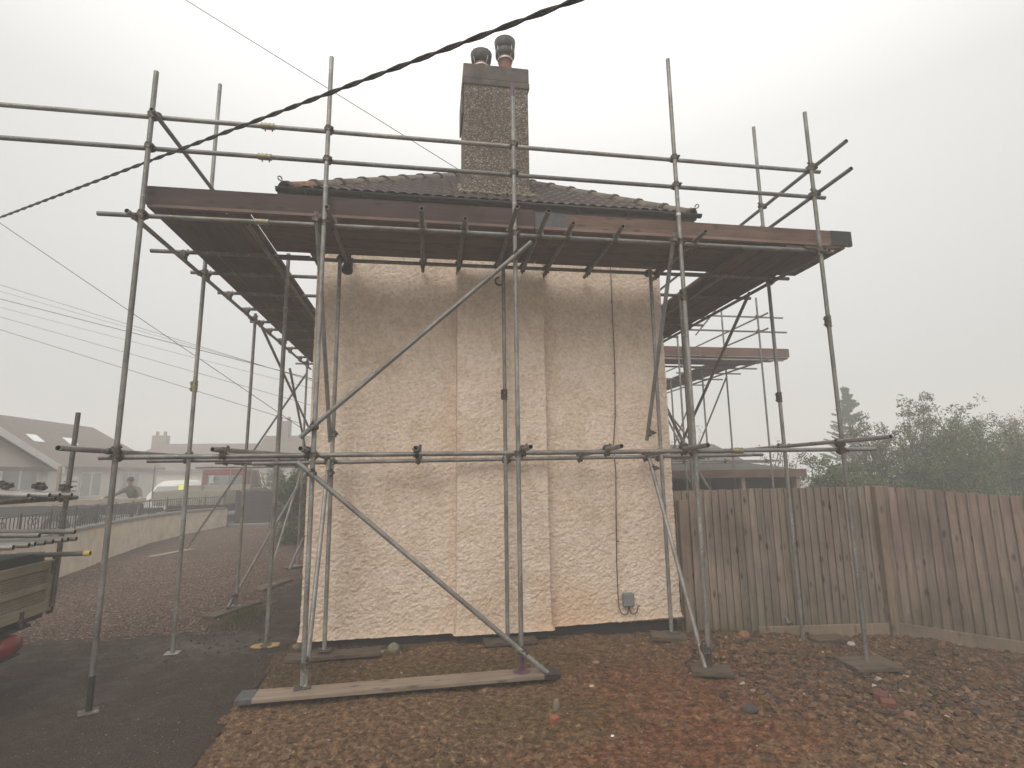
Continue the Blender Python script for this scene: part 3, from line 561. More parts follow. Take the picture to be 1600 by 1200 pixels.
def roof_face(kind):
    # u along the eave, v horizontal distance up slope
    us = np.arange(-HW if kind=='hip' else 0, (HW if kind=='hip' else 7.5)+.001, 0.018); vs = np.arange(0, HW+.001, 0.0165)
    U, Vv = np.meshgrid(us, vs)
    row = Vv/0.235; fr = row-np.floor(row); wv = 0.034*np.abs(np.sin(math.pi*(U+0.0*np.floor(row))/0.15))**0.7
    Z = ZE + TP*Vv + wv + 0.034*(1-fr) + 0.006*(vnoise(U*7,np.floor(row)*3.3)-.5)
    if kind=='hip': X, Y = XC+U, YE+Vv; mk = (Vv <= HW-np.abs(U)+0.02)
    elif kind=='left': X, Y = XC-HW+Vv, YE+U; mk = (Vv <= U+0.02)
    else: X, Y = XC+HW-Vv, YE+U; mk = (Vv <= U+0.02)
    nx, ny = len(us), len(vs); I = np.arange(nx*ny).reshape(ny,nx)
    F = np.stack([I[:-1,:-1],I[:-1,1:],I[1:,1:],I[1:,:-1]],-1).reshape(-1,4); F = F[mk.reshape(-1)[F].all(1)]
    u_, inv = np.unique(F, return_inverse=True); V = np.stack([X,Y,Z],-1).reshape(-1,3)[u_]
    return V, inv.reshape(-1,4)
for kd in ('hip','left','right'):
    V, F = roof_face(kd); o_ = V.mean(0); np_mesh('roof_slope', V, F, M_tile, house, smooth=False, origin=tuple(float(q) for q in o_))
apex = Vector((XC, YE+HW, ZE+TP*HW))
M_hip = plain('weathered_hip_tile', (0.155,0.13,0.105), 0.9, 0, 0.35, 9, 0.4)
M_lichen = plain('orange_worn_tile', (0.20,0.105,0.075), 0.9, 0, 0.45, 14, 0.4)
for sx in (-1, 1):
    c0 = Vector((XC+sx*HW, YE, ZE)); d = (apex-c0); Ln = d.length; d.normalize(); q = d.to_track_quat('Y','Z')
    mb = MB(); k = int(Ln/0.43)
    for i in range(k):
        p = c0 + d*(i*0.43+0.02); r0, r1 = 0.142, 0.13; vs = []; nseg = 10
        for (r, t_) in ((r0,0.0),(r1,0.47),(r0-0.018,0.0),(r1-0.018,0.47)):
            for j in range(nseg+1):
                a = math.pi*j/nseg; vs.append(p + q @ Vector((r*math.cos(a), t_, 0.72*r*math.sin(a)-0.025)))
        m_ = nseg+1; fs = []
        for j in range(nseg): fs += [(j,j+1,m_+j+1,m_+j),(2*m_+j+1,2*m_+j,3*m_+j,3*m_+j+1),(j+1,j,2*m_+j,2*m_+j+1)]
        mb.add(vs, fs, (1,1,1), 1 if (i==0 and sx<0) else 0, True)
        a2 = p + q @ Vector((0,0.0,0))
        vs = []
        for t_ in (0.0,0.045):
            for j in range(nseg+1):
                a = math.pi*j/nseg; vs.append(p + q @ Vector(((r0+0.014)*math.cos(a), t_, 0.72*(r0+0.018)*math.sin(a)-0.025)))
        for j in range(nseg+1):
            a = math.pi*j/nseg; vs.append(p + q @ Vector(((r0-.02)*math.cos(a), 0.0, 0.72*(r0-.02)*math.sin(a)-0.025)))
        fs = [(j,j+1,m_+j+1,m_+j) for j in range(nseg)]; mb.add(vs, fs+[(j+1,j,2*m_+j,2*m_+j+1) for j in range(nseg)], None, 2, False)
    mb.build('hip_tiles', [M_hip, M_lichen, M_tile], house)
    mb = MB(); e = c0 + Vector((sx*0.02,-0.02,0.10)); pp = [e + Vector((-sx*0.28,0.28,0.10)), e]
    for j in range(9):
        a = j/8*math.pi*1.55; pp.append(e + Vector((sx,-1,0)).normalized()*(0.028*math.sin(a)+0.012) + Vector((0,0,0.026-0.026*math.cos(a))))
    mb.path(pp, 0.008); mb.build('hip_iron', M_coup, house)
mb = MB()
gy = YE-0.055
for (p0,p1) in (((XC-HW-0.06,gy,ZE-0.045),(XC+HW+0.06,gy,ZE-0.045)),):
    vs=[]; fs=[]; ng=10
    for X_ in (p0[0],p1[0]):
        for r in (0.046,0.041):
            for j in range(ng+1): a = math.pi+math.pi*j/ng; vs.append((X_, gy+r*math.cos(a), ZE-0.02+r*math.sin(a)))
    m_=ng+1
    for j in range(ng): fs += [(j,j+1,2*m_+j+1,2*m_+j),(m_+j+1,m_+j,3*m_+j,3*m_+j+1)]
    fs += [(0,2*m_,3*m_,m_),(ng,m_+ng,3*m_+ng,2*m_+ng)] + [tuple(range(0,m_)), tuple(range(3*m_-1,2*m_-1,-1))]
    mb.add(vs, fs, None, 0, True)
for k in range(8): X_ = XC-HW+0.3+k*0.7; mb.box((X_-0.012,gy-0.062,ZE-0.09),(X_+0.012,gy+0.05,ZE-0.078))
mb.build('gutter', M_black, house)
M_fascia = plain('painted_fascia', (0.10,0.085,0.075), 0.6, 0, 0.2, 6)
mb = MB(); mb.box((XC-HW+0.03,YE-0.005,ZE-0.10),(XC+HW-0.03,YE+0.02,ZE+0.0)); mb.box((XC-HW+0.03,YE+0.02,ZE-0.098),(XC+HW-0.03,6.94,ZE-0.085))
mb.box((XC-HW+0.01,YE-0.005,ZE-0.17),(XC-HW+0.03,14,ZE)); mb.box((XC+HW-0.03,YE-0.005,ZE-0.17),(XC+HW-0.01,14,ZE)); mb.build('fascia', M_fascia, house)
# chimney
def mat_chim():
    m, t, b, N, L = new_mat('pebbledash_chimney'); P = coords(t, None, 'World')
    n1 = tex_noise(t, 1.8, 6, 0.65, vec=P); v = N('ShaderNodeTexVoronoi'); v.inputs['Scale'].default_value=62; L(P, v.inputs['Vector']); sx = N('ShaderNodeSeparateColor'); L(v.outputs['Color'], sx.inputs[0])
    r = ramp_node(t, [(0.0,(0.055,0.044,0.036)),(0.45,(0.12,0.097,0.077)),(0.8,(0.20,0.165,0.13)),(1.0,(0.42,0.36,0.29))]); L(sx.outputs[0], r.inputs[0])
    r1 = ramp_node(t, [(0.3,(0.65,0.60,0.55)),(0.7,(1.1,1.1,1.1))]); L(n1.outputs[0], r1.inputs[0]); c = mixc(t, 1.0, r.outputs[0], r1.outputs[0], 'MULTIPLY')
    L(c, b.inputs['Base Color']); b.inputs['Roughness'].default_value=0.95; i = N('ShaderNodeMath'); i.operation='SUBTRACT'; i.inputs[0].default_value=1; L(v.outputs['Distance'], i.inputs[1]); bump(t, i.outputs[0], 0.9, 0.015, b); return m
M_chim = mat_chim(); M_cap = plain('stained_smooth_render', (0.085,0.068,0.058), 0.9, 0, 0.5, 5, 0.35)
mb = MB(); cx0, cx1, cy0, cy1 = 0.455, 1.405, 6.98, 7.62
mb.box((cx0,cy0,5.4),(cx1,cy1,7.66)); ch = mb.build('chimney', M_chim, house, bevel=0.012)
mb = MB(); mb.box((cx0-0.018,cy0-0.022,7.60),(cx1+0.022,cy1+0.02,7.70)); mb.box((cx0-0.008,cy0-0.012,7.70),(cx1+0.016,cy1+0.02,7.945)); mb.box((cx0-0.028,cy0+0.03,7.15),(cx0-0.004,cy1,7.62)); mb.build('chimney_cap', M_cap, ch, bevel=0.01)
M_pot = plain('terracotta_pot', (0.20,0.075,0.05), 0.75, 0, 0.25, 10); M_cowl = plain('dark_cowl_metal', (0.045,0.04,0.04), 0.5, 0.3, 0.35, 8); M_wire = plain('light_wire', (0.55,0.50,0.46), 0.5, 0.4, 0.1)
def pot(x, y, z0, h, r, cowls, label):
    mb = MB(); mb.lathe([(r*1.02,0),(r*0.96,h*0.5),(r*0.92,h*0.9),(r*1.08,h*0.92),(r*1.08,h),(r*0.85,h),(r*0.8,h*0.3)], (x,y,z0), 20); p = mb.build('chimney_pot', M_pot, ch, origin=(x,y,z0)); p['label'] = label
    zt = z0+h; mb = MB()
    for (za,zb,ra,rb) in cowls: mb.lathe([(ra*0.6,zt+za),(ra*0.86,zt+za+0.004),(ra,zt+za+0.03),(rb*1.0,zt+zb-0.03),(rb*0.8,zt+zb),(0.02,zt+zb+0.025)], (x,y,0), 22)
    mb.lathe([(0.01,zt+cowls[0][0]+0.02),(cowls[0][2]*0.9,zt+cowls[0][0]+0.01)], (x,y,0), 22); mb.build('cowl', M_cowl, p)
    mb = MB(); mb.lathe([(r*1.1,zt-0.06),(r*1.13,zt-0.055),(r*1.13,zt-0.035),(r*1.1,zt-0.03)], (x,y,0), 20)
    for k in range(4):
        a = 0.6+k*math.pi/2; mb.path([(x+r*1.12*math.cos(a),y+r*1.12*math.sin(a),zt-0.045),(x+r*1.35*math.cos(a),y+r*1.35*math.sin(a),zt+0.06),(x+cowls[0][2]*1.02*math.cos(a),y+cowls[0][2]*1.02*math.sin(a),zt+cowls[0][1])], 0.006, 6)
    mb.build('strap', M_wire, p)
pot(0.735, 7.22, 7.93, 0.20, 0.108, [(0.03,0.21,0.15,0.165)], 'shorter chimney pot with a dark cowl held by pale straps')
pot(1.105, 7.22, 7.93, 0.36, 0.105, [(0.0,0.14,0.148,0.15),(0.13,0.31,0.15,0.165)], 'taller red chimney pot with a double dark cowl')
mb = MB(); rr = random.Random(3)
M_mort = plain('pale_mortar', (0.24,0.20,0.155), 0.95, 0, 0.4, 20, 0.6)
for k in range(60):
    f = k/59; X_ = cx0-0.06+f*(cx1-cx0+0.12); zt = ZE+TP*(cy0-YE)+0.03; a = 0.016+0.018*rr.random()
    mb.lathe([(0.001,-a*.8),(a,-a*.3),(a*.8,a*.5),(0.001,a*.9)], (X_, cy0-0.03-0.03*rr.random(), zt-0.02+0.03*rr.random()), 7, axis=(rr.random()-.5,rr.random()-.5,1))
for side in (cx0-0.03, cx1+0.03):
    for k in range(24):
        f = k/23; a = 0.018+0.022*rr.random(); mb.lathe([(0.001,-a*.8),(a,-a*.3),(a*.8,a*.5),(0.001,a*.9)], (side+0.03*(rr.random()-.5), cy0-0.05+f*0.6, ZE+TP*(cy0-0.05+f*0.6-YE)+0.05), 7, axis=(rr.random()-.5,rr.random()-.5,1))
mb.build('mortar_fillet', M_mort, ch)

# wall-mounted things
M_boxgrey = plain('grey_plastic', (0.20,0.20,0.205), 0.5, 0, 0.08, 8); M_cable = plain('brown_cable', (0.07,0.05,0.035), 0.6)
jb = empty('junction_box', (2.524,6.82,0.30), 'small grey electrical junction box low on the right of the cream wall', 'junction box')
mb = MB(); mb.box((2.455,6.765,0.305),(2.597,6.83,0.465)); mb.build('enclosure', M_boxgrey, jb, bevel=0.008)
mb = MB(); mb.box((2.462,6.757,0.312),(2.590,6.765,0.458)); mb.build('lid', M_boxgrey, jb, bevel=0.006)
mb = MB(); mb.path([(2.505,6.815,7.0*0+4.76+0.5),(2.498,6.815,4.2),(2.50,6.82,3.4),(2.47,6.815,2.7),(2.425,6.815,2.3),(2.445,6.815,2.0),(2.42,6.81,1.4),(2.40,6.81,0.8),(2.397,6.805,0.40),(2.402,6.80,0.29),(2.43,6.795,0.225),(2.47,6.79,0.205),(2.505,6.785,0.22),(2.522,6.785,0.27),(2.525,6.785,0.31)], 0.0065, 6)
mb.path([(2.535,6.785,0.31),(2.537,6.785,0.25),(2.565,6.785,0.212),(2.605,6.79,0.21),(2.635,6.795,0.24),(2.65,6.80,0.29),(2.68,6.80,0.305)], 0.0065, 6)
for z_ in (4.3,3.3,2.75,1.9,1.1): mb.box((2.40+0.02*z_,6.805,z_-0.006),(2.42+0.02*z_,6.82,z_+0.006))
tag(mb.build('wall_cable', M_cable), 'thin brown cable running down the cream wall into the grey junction box', 'cable')
fl = empty('security_lamp', (-1.03,6.72,4.55), 'black bulbous security lamp under the platform at the left of the cream wall', 'lamp')
mb = MB(); mb.lathe([(0.03,0.0),(0.055,-0.01),(0.062,-0.05),(0.075,-0.09),(0.07,-0.13),(0.035,-0.15),(0.001,-0.155)], (-1.03,6.70,4.66), 16, axis=(0.15,0,1)); mb.build('lamp_head', M_black, fl)
mb = MB(); mb.path([(-1.02,6.86,4.72),(-1.0,6.78,4.75),(-1.0,6.72,4.72),(-1.02,6.70,4.66)], 0.018, 8); mb.build('bracket', M_black, fl)
hk = MB(); pp = [(0.97,6.72,4.62)]
for k in range(12): a = -0.5-k/11*4.2; pp.append((0.91+0.055*math.cos(a), 6.70, 4.50+0.055*math.sin(a)))
hk.path(pp, 0.011, 6); tag(hk.build('cable_loop', M_black), 'short loop of black cable below the ledger on the chimney breast', 'cable')

# ------------------------------------------------------------------ main scaffold
sf = empty('scaffolding', (0.9,5.5,0), 'galvanised tube scaffold with dark boarded platform wrapped round the cream house', 'scaffolding')
YF, ZL, ZM = 5.50, 4.605, 2.185
YL = YF+0.053
X5 = [-2.865,-1.11,0.925,2.885,4.705]; topz = [6.20,6.58,6.48,7.03,6.48]
botz = [0.012,0.10,0.09,-0.03,-0.10]
std = {}
for i,(x,zt,zb) in enumerate(zip(X5,topz,botz)):
    std['f%d'%i] = pipe('standard', (x,YF,zb), (x,YF,zt), sf)
def deco(x, y, z0, z1, mat, parent, name='painted_band'):
    mb = MB(); mb.tube((x,y,z0),(x,y,z1), TR+0.0012, n=14, caps=False); return mb.build(name, mat, parent)
deco(X5[0],YF,0.02,0.30,M_black,std['f0']); deco(X5[2],YF,6.30,6.478,M_purple,std['f2'])
mb = MB(); mb.tube((X5[3],YF,6.0-1.05),(X5[3],YF,6.0-1.02),TR+0.004,n=14); mb.build('cable_tie', M_wire, std['f3'])
# inner row of standards against the house, the returns left and right
def st(key, x, y, z0, z1, mat=None): std[key] = pipe('standard', (x,y,z0), (x,y,z1), sf, mat); return std[key]
st('i1',-1.11,6.55,0.09,4.74); st('i2',0.935,6.50,0.10,4.70); st('i3',2.945,6.50,0.06,4.72)
st('l1',-2.865,7.05,0.02,7.28); st('l2',-2.865,9.12,0.03,4.66); st('l3',-2.80,10.75,0.03,4.66); st('l4',-2.80,12.75,0.03,4.66)
st('m1',-1.86,7.08,0.03,4.9)
st('r1',4.71,6.53,-0.14,6.99); st('r2',4.71,8.95,-0.1,4.66); st('q1',3.75,7.27,-0.05,4.64,M_steel_dark); st('q0',3.80,9.2,-0.05,4.64,M_steel_dark)
for k,(x,y,z,d) in (('i2',(0.935,6.50,2.95,(0,0,1))),('r1',(4.71,6.53,2.95,(0,0,1))),('f4',(4.705,5.5,3.72,(0,0,1))),('f3',(2.885,5.5,3.98,(0,0,1)))): sleeve((x,y,z),d,std[k])
sleeve((-2.865,7.05,3.10),(0,0,1),std['l1'],M_coup_y)
# guard rails
gr1 = pipe('guard_rail', (-5.6,YL,5.712), (4.87,YL,5.700), sf); gr2 = pipe('guard_rail', (-5.6,YL,5.352), (4.90,YL,5.348), sf)
sleeve((-1.745,YL,5.712),(1,0,0),gr1,M_coup_y); sleeve((-1.755,YL,5.352),(1,0,0),gr2,M_coup_y)
lg = pipe('ledger', (-3.29,YL,4.606), (4.92,YL,4.632), sf); sleeve((-1.74,YL,4.612),(1,0,0),lg,M_coup_y)
ml = pipe('ledger', (-3.03,YL,ZM), (5.17,YL,ZM+0.02), sf); sl = sleeve((3.42,YL,ZM+0.015),(1,0,0),ml,M_coup_y)
il = pipe('ledger', (-1.98,6.607,4.648), (3.82,6.607,4.672), sf, M_steel_dark); iml = pipe('ledger', (-2.0,6.604,2.135), (4.25,6.58,2.18), sf)
for i,x in enumerate(X5):
    for z,pr in ((5.706,gr1),(5.35,gr2),(4.608+0.013*i/2,lg),(ZM+0.002,ml)):
        if i==2 and z==0: continue
        coupler((x,YF+0.0265,z),(0,0,1) if True else None,(1,0,0),pr)
for x in (-1.11,0.935,2.945): coupler((x,6.578,4.655),(0,0,1),(1,0,0),il); coupler((x,6.578,2.15),(0,0,1),(1,0,0),iml)
# left return
ll = pipe('ledger', (-2.918,5.35,4.555), (-2.90,13.6,4.585), sf); lil = pipe('ledger', (-1.90,5.60,4.60), (-1.95,13.5,4.60), sf, M_steel_dark)
lml = pipe('ledger', (-2.925,4.80,2.240), (-2.90,13.6,2.24), sf); lgr = pipe('guard_rail', (-2.80,5.36,5.668), (-2.80,13.0,5.66), sf)
coupler((-2.835,5.50,5.69),(0,0,1),(0,1,0),lgr)
for k,(x,y) in {'l1':(-2.865,7.05),'l2':(-2.865,9.12),'l3':(-2.80,10.75),'l4':(-2.80,12.75),'f0':(-2.865,5.5)}.items():
    coupler((x-0.027,y,4.57),(0,0,1),(0,-1,0),ll); coupler((x-0.027,y,2.24),(0,0,1),(0,-1,0),lml)
for y,xl in ((6.57,-3.28),(7.25,-3.11),(8.06,-3.07),(8.84,-3.0),(9.59,-3.09),(10.1,-2.99),(10.85,-3.0),(11.6,-3.05),(12.5,-3.0),(13.25,-3.18)):
    tr = pipe('transom', (xl,y,4.650), (-1.47,y,4.653), sf, M_steel_dark); coupler((-2.912,y,4.612),(0,1,0),(1,0,0),tr); 
for y,x0,x1 in ((7.11,-3.35,-1.52),(8.4,-3.05,-1.55),(9.18,-3.05,-1.6),(10.7,-3.0,-1.6),(12.7,-5.0,-2.6)):
    tr = pipe('transom', (x0,y,2.19), (x1,y,2.19), sf, M_steel_dark); coupler((-2.91,y,2.213),(1,0,0),(0,1,0),tr)
pipe('transom', (-1.98,5.36,2.245), (-1.64,7.3,2.245), sf); coupler((-1.95,5.54,2.215),(1,0,0),(0,1,0),ml)
# right return
rl = pipe('ledger', (4.755,5.42,4.585), (4.755,10.7,4.60), sf); ril = pipe('ledger', (3.95,6.3,4.60), (3.95,10.6,4.60), sf, M_steel_dark)
rml = pipe('ledger', (4.650,4.78,2.300), (4.64,10.6,2.24), sf); rgr1 = pipe('guard_rail', (4.762,4.98,5.742), (4.762,10.5,5.72), sf); rgr2 = pipe('guard_rail', (4.762,4.96,5.382), (4.762,10.5,5.36), sf)
for (y,k) in ((5.5,'f4'),(6.53,'r1'),(8.95,'r2')):
    coupler((4.732,y,4.59),(0,0,1),(0,-1,0),rl); coupler((4.68,y,2.27),(0,0,1),(0,1,0),rml)
    if y < 8: coupler((4.735,y,5.735),(0,0,1),(0,1,0),rgr1); coupler((4.735,y,5.375),(0,0,1),(0,1,0),rgr2)
for y,xr in ((6.44,4.96),(7.3,4.93),(8.39,4.84),(8.84,4.97),(9.7,4.9)):
    tr = pipe('transom', (3.35,y,4.615), (xr,y,4.612), sf, M_steel_dark)
for y in (7.3,9.0): pipe('transom', (3.5,y,2.2), (4.9,y,2.2), sf)
# putlogs under the front boards and mid-level transoms
for x,y0,y1 in ((-1.04,5.25,6.62),(-0.095,5.16,6.82),(0.363,5.32,6.92),(0.87,4.99,6.52),(1.21,5.04,6.64),(1.537,5.28,6.83),(2.106,5.28,6.79),(3.088,5.28,6.78)):
    tr = pipe('transom', (x,y0,4.668), (x+0.0,y1,4.640), sf, M_steel_dark if x>1.1 or x<-1 else M_steel_dark); coupler((x,YL-0.0,4.640),(1,0,0),(0,1,0),tr); coupler((x,6.607,4.665),(1,0,0),(0,1,0),tr)
for x,y0,y1,zz in ((-1.175,5.25,6.62,2.243),(-0.118,5.25,6.68,2.240),(0.985,5.12,6.66,2.238),(1.90,5.10,6.70,2.238),(2.78,5.02,6.72,2.238)):
    tr = pipe('transom', (x,y0,zz), (x,y1,2.19), sf); coupler((x,YL,2.216),(1,0,0),(0,1,0),tr); coupler((x,6.60,2.172),(1,0,0),(0,1,0),tr)
tr = pipe('transom', (3.72,4.9,2.262), (3.66,8.2,2.20), sf) if False else None
# braces
d1 = pipe('brace', (1.093,5.425,4.489), (-1.225,5.425,2.357), sf, label='long upper diagonal brace across the middle bay'); coupler((X5[2],5.46,4.335),(0,0,1),(-1,0,-0.92),d1); coupler((-1.11,5.46,2.46),(0,0,1),(-1,0,-0.92),d1)
d2 = pipe('brace', (-1.24,5.425,2.125), (1.165,5.425,0.075), sf, label='long lower diagonal brace ending on the main sole board'); coupler((-1.11,5.46,2.01),(0,0,1),(1,0,-0.85),d2); coupler((X5[2],5.46,0.275),(0,0,1),(1,0,-0.85),d2)
for xt,xb in ((-1.185,-1.07),(2.80,2.86)):
    b1 = pipe('brace', (xt,5.46,4.72), (xb-0.07,6.56,2.38), sf); coupler((xb-0.03,6.53,2.47),(0,0,1),(1,0,0),b1); coupler((xt,5.50,4.64),(0,0,1),(1,0,0),b1)
    b2 = pipe('brace', (xb-0.07,6.52,2.16), (xb-0.02 if xb<0 else 2.84,5.50,0.08 if xb<0 else -0.02), sf); coupler((xb-0.04,6.47,2.02),(0,0,1),(1,0,0),b2); coupler((xb-0.02 if xb<0 else 2.85,5.50,0.27 if xb<0 else 0.17),(0,0,1),(1,0,0),b2)
pipe('brace', (-2.81,9.15,4.54), (-2.81,13.3,3.10), sf); pipe('brace', (-2.78,11.15,4.12), (-2.80,13.0,2.58), sf)
pipe('brace', (-2.84,13.4,2.10), (-2.91,8.90,0.06), sf); pipe('brace', (-2.86,13.0,2.14), (-2.96,11.2,0.1), sf); pipe('brace', (-2.88,13.15,4.42), (-6.5,16.3,0.03), sf, label='long outrigger brace down to the gravel by the wall')
coupler((-2.88,9.10,0.2),(0,0,1),(1,0,0),std['l2'])
pipe('brace', (-2.74,12.9,0.6), (-2.86,12.3,0.03), sf)
pipe('brace', (4.655,6.9,4.56), (4.655,9.6,2.28), sf); pipe('brace', (4.66,8.95,2.1), (4.66,6.7,0.0), sf, M_steel_dark)
pipe('brace', (3.72,9.2,4.5), (3.75,7.4,2.3), sf, M_steel_dark)
# base plates
def gs(x,y): return max(float(soil_h(np.array(x+a),np.array(y+b))) for a in (-.14,0,.14) for b in (-.08,0,.08))
base_plate(X5[0],YF,0.006,sf,M_coup,rz=0.5); base_plate(-2.865,7.05,0.006,sf,M_steel,rz=0.1); base_plate(X5[1],YF,0.085,sf,M_coup,rz=0.2); base_plate(X5[2],YF,0.078,sf,M_purple,True,0.16,label='round purple base jack')
base_plate(X5[3],YF,gs(X5[3],YF)+.03,sf,M_coup,jack=0.20,label='dark purple base jack'); deco(X5[3],YF,-0.02,0.17,M_purple,std['f3']); base_plate(X5[4],YF,gs(X5[4],YF)+.03,sf,M_steel,True)
base_plate(-2.865,9.12,0.045,sf,M_steel); base_plate(-2.80,10.75,0.045,sf,M_steel); base_plate(-2.80,12.75,0.04,sf,M_steel); base_plate(2.945,6.50,0.05,sf); base_plate(-1.11,6.55,0.085,sf)
# platform boards and toe boards
M_edge = wood_mat('worn_board_edge', (0.14,0.088,0.070), (0.25,0.17,0.14), 0)
for (a,b) in ((-2.86,1.16),(1.17,4.9)): board('board_edge', (a,5.572,4.717), (b,5.622,4.7515), sf, M_edge)
for j in range(4):
    y = 5.625+j*0.24
    for (a,b) in ((-1.87,1.06+0.3*(j%2)),(1.07+0.3*(j%2),3.30-0.25*(j%2)),(3.31-0.25*(j%2),5.165)): board('platform_board', (a,y,4.712+random.uniform(0,.004)), (b,y+0.226,4.750), sf, M_board)
for j in range(4):
    x = -2.855+j*0.243; s = 0.35*(j%2)
    for (a,b) in ((5.60+0.02*j,9.0-s),(9.01-s,13.4)): board('platform_board', (x,a,4.712+random.uniform(0,.004)), (x+0.228,b,4.750), sf, M_board_y)
for j in range(4):
    x = 3.79+j*0.245
    for (a,b) in ((5.60-0.03*j,9.1),(9.11,10.7)): board('platform_board', (x,a,4.638), (x+0.229,b,4.676), sf, M_board_y)
tb1 = board('toe_board', (-2.885,5.583,4.754), (1.17,5.621,4.955), sf, M_toe, label='dark brown toe board on the left half')
hoop((1.10,5.580,4.722),(1.172,5.5825,4.954), tb1, M_band) if False else None
tb2 = board('toe_board', (1.0,5.624,4.753), (5.27,5.662,4.948), sf, M_toe2, label='reddish toe board on the right half')
board('end_paint', (1.173,5.619,4.754), (1.56,5.6235,4.949), tb2, M_band, 0.0005)
board('end_paint', (4.98,5.6195,4.754), (5.272,5.6235,4.949), tb2, M_black, 0.0005)
for x in (1.30,): pass
board('toe_board', (-1.9,6.50,4.724), (-1.88,6.52,4.73), sf, M_toe) if False else None
board('toe_board', (4.83,5.70,4.68), (4.868,10.5,4.90), sf, M_board_y) if False else None

# boards laid on the ground
sb = MB(); sb.box((-1.45,-0.1125,0),(1.45,0.1125,0.038)); 
Ms = Matrix.Translation((-0.18,5.44,0.045)) @ Matrix.Rotation(0.022,4,'Z') 
o = sb.build('sole_board', M_sole, None, M=Ms, bevel=0.004); tag(o, 'long pale plank with black ends lying on the soil under the front posts', 'plank')
for xa,xb in ((-1.453,-1.31),(1.30,1.453)):
    e = MB(); e.box((xa,-0.1145,-0.002),(xb,0.1145,0.040)); e.build('painted_end', M_band if xa<0 else M_black, o, M=Ms @ Matrix.Identity(4), bevel=0.002)
def sole(x, y, lx, ly, rz, label, mat=None, z=None, tilt=0, tx=0):
    if x > -2: z = max(float(soil_h(np.array(x+a),np.array(y+b))) for a in (-lx*.35,0,lx*.35) for b in (-ly*.35,0,ly*.35)) + (0.006)
    m_ = MB(); m_.box((-lx/2,-ly/2,0),(lx/2,ly/2,0.038)); z = z if z is not None else 0.01
    o = m_.build('sole_board', mat or M_sole_old, None, M=Matrix.Translation((x,y,z)) @ Matrix.Rotation(rz,4,'Z') @ Matrix.Rotation(tilt,4,'Y') @ Matrix.Rotation(tx,4,'X'), bevel=0.004)
    return tag(o, label, 'plank')
sole(-1.0,6.52,1.0,0.225,0.05,'short mossy plank on soil under the inner left post by the wall',z=0.045)
sole(0.98,6.62,0.62,0.225,0.02,'short brown timber block under the post before the chimney breast',z=0.03)
sole(2.87,6.42,0.42,0.24,-0.25,'splintered board under the post at the right wall corner',z=0.0,tilt=0.06,tx=0.06)
sole(2.87,5.44,0.40,0.26,-0.35,'small dirt covered board under the purple jack at right',z=-0.075)
sole(4.69,5.46,0.52,0.40,-0.1,'square weathered board under the far right front post',z=-0.15,mat=M_sole_old)
sole(4.98,6.42,0.45,0.22,0.05,'thin mossy board on the rubble beside the post by the fence',z=-0.16)
sole(-2.86,9.0,0.95,0.24,1.15,'slanting plank on gravel under the second left return post',z=0.006)
sole(-2.77,10.75,0.9,0.225,1.25,'grey plank under the third left return post along the path',z=0.006)
sole(-2.80,12.7,0.55,0.225,0.6,'small plank under the farthest left post beside the house corner',z=0.006)
sole(-6.55,15.6,1.3,0.2,1.2,'pale plank on gravel at the foot of the long slanting tube',z=0.02,mat=M_sole)
# yellow foot protector
M_yel = plain('yellow_plastic', (0.34,0.235,0.07), 0.6, 0, 0.55, 30)
yf = empty('foot_cap', (-1.86,7.06,0), 'scuffed yellow plastic foot cap under the post at the tarmac edge', 'foot cap')
mb = MB(); 
for sx in (-1,1): mb.prism([(0.02*sx-0.0,-0.09),(0.17*sx,-0.06),(0.19*sx,0.05),(0.10*sx,0.10),(0.02*sx,0.09)] if sx>0 else [(-0.02,0.09),(-0.10,0.10),(-0.19,0.02),(-0.19,-0.07),(-0.02,-0.10)], 0.006, 0.035, M=Matrix.Translation((-1.86,7.06,0)) @ Matrix.Rotation(0.25*sx,4,'Z') @ Matrix.Scale(.85,4))
mb.build('cap_wing', M_yel, yf, bevel=0.008); mb = MB(); mb.lathe([(0.001,0.006),(0.075,0.006),(0.07,0.03),(0.03,0.05),(0.026,0.02)], (-1.86,7.06,0), 14); mb.build('socket', M_sole_old, yf)

# ------------------------------------------------------------------ neighbouring scaffold
nsf = empty('scaffolding', (7.4,12.35,0), 'second, smaller looking scaffold further back in the fog beyond the fence', 'scaffolding')
YN = 12.35
for x,y,z0,z1 in ((8.5,YN,-0.1,6.44),(8.5,14.03,-0.1,6.6),(8.5,16.4,-0.1,4.75),(6.22,YN,-0.1,5.34),(6.4,13.9,-0.1,4.7),(4.2,YN,-0.1,6.3),(7.4,13.4,-0.1,4.7)): pipe('standard',(x,y,z0),(x,y,z1),nsf)
for y0,y1,z in ((12.0,18,5.92),(12.05,18,5.53)): p_ = pipe('guard_rail',(8.55,y0,z),(8.55,y1,z),nsf); coupler((8.52,YN,z),(0,0,1),(0,1,0),p_)
for z,x1 in ((5.93,9.26),(5.535,9.33)): p_ = pipe('guard_rail',(3.4,YN+.05,z),(x1,YN+.05,z),nsf); coupler((8.5,YN+.026,z),(0,0,1),(1,0,0),p_)
pipe('guard_rail',(7.5,12.3,6.29),(8.5,15.6,6.28),nsf)
lgn = pipe('ledger',(3.4,YN+.05,4.765),(9.15,YN+.05,4.775),nsf); pipe('ledger',(8.55,12.1,4.75),(8.55,18.5,4.75),nsf); pipe('ledger',(3.4,13.4,4.77),(8.4,13.4,4.77),nsf,M_steel_dark); pipe('ledger',(5.2,YN+.05,2.21),(8.75,YN+.05,2.19),nsf); pipe('ledger',(5.2,13.4,2.17),(9.2,13.4,2.17),nsf)
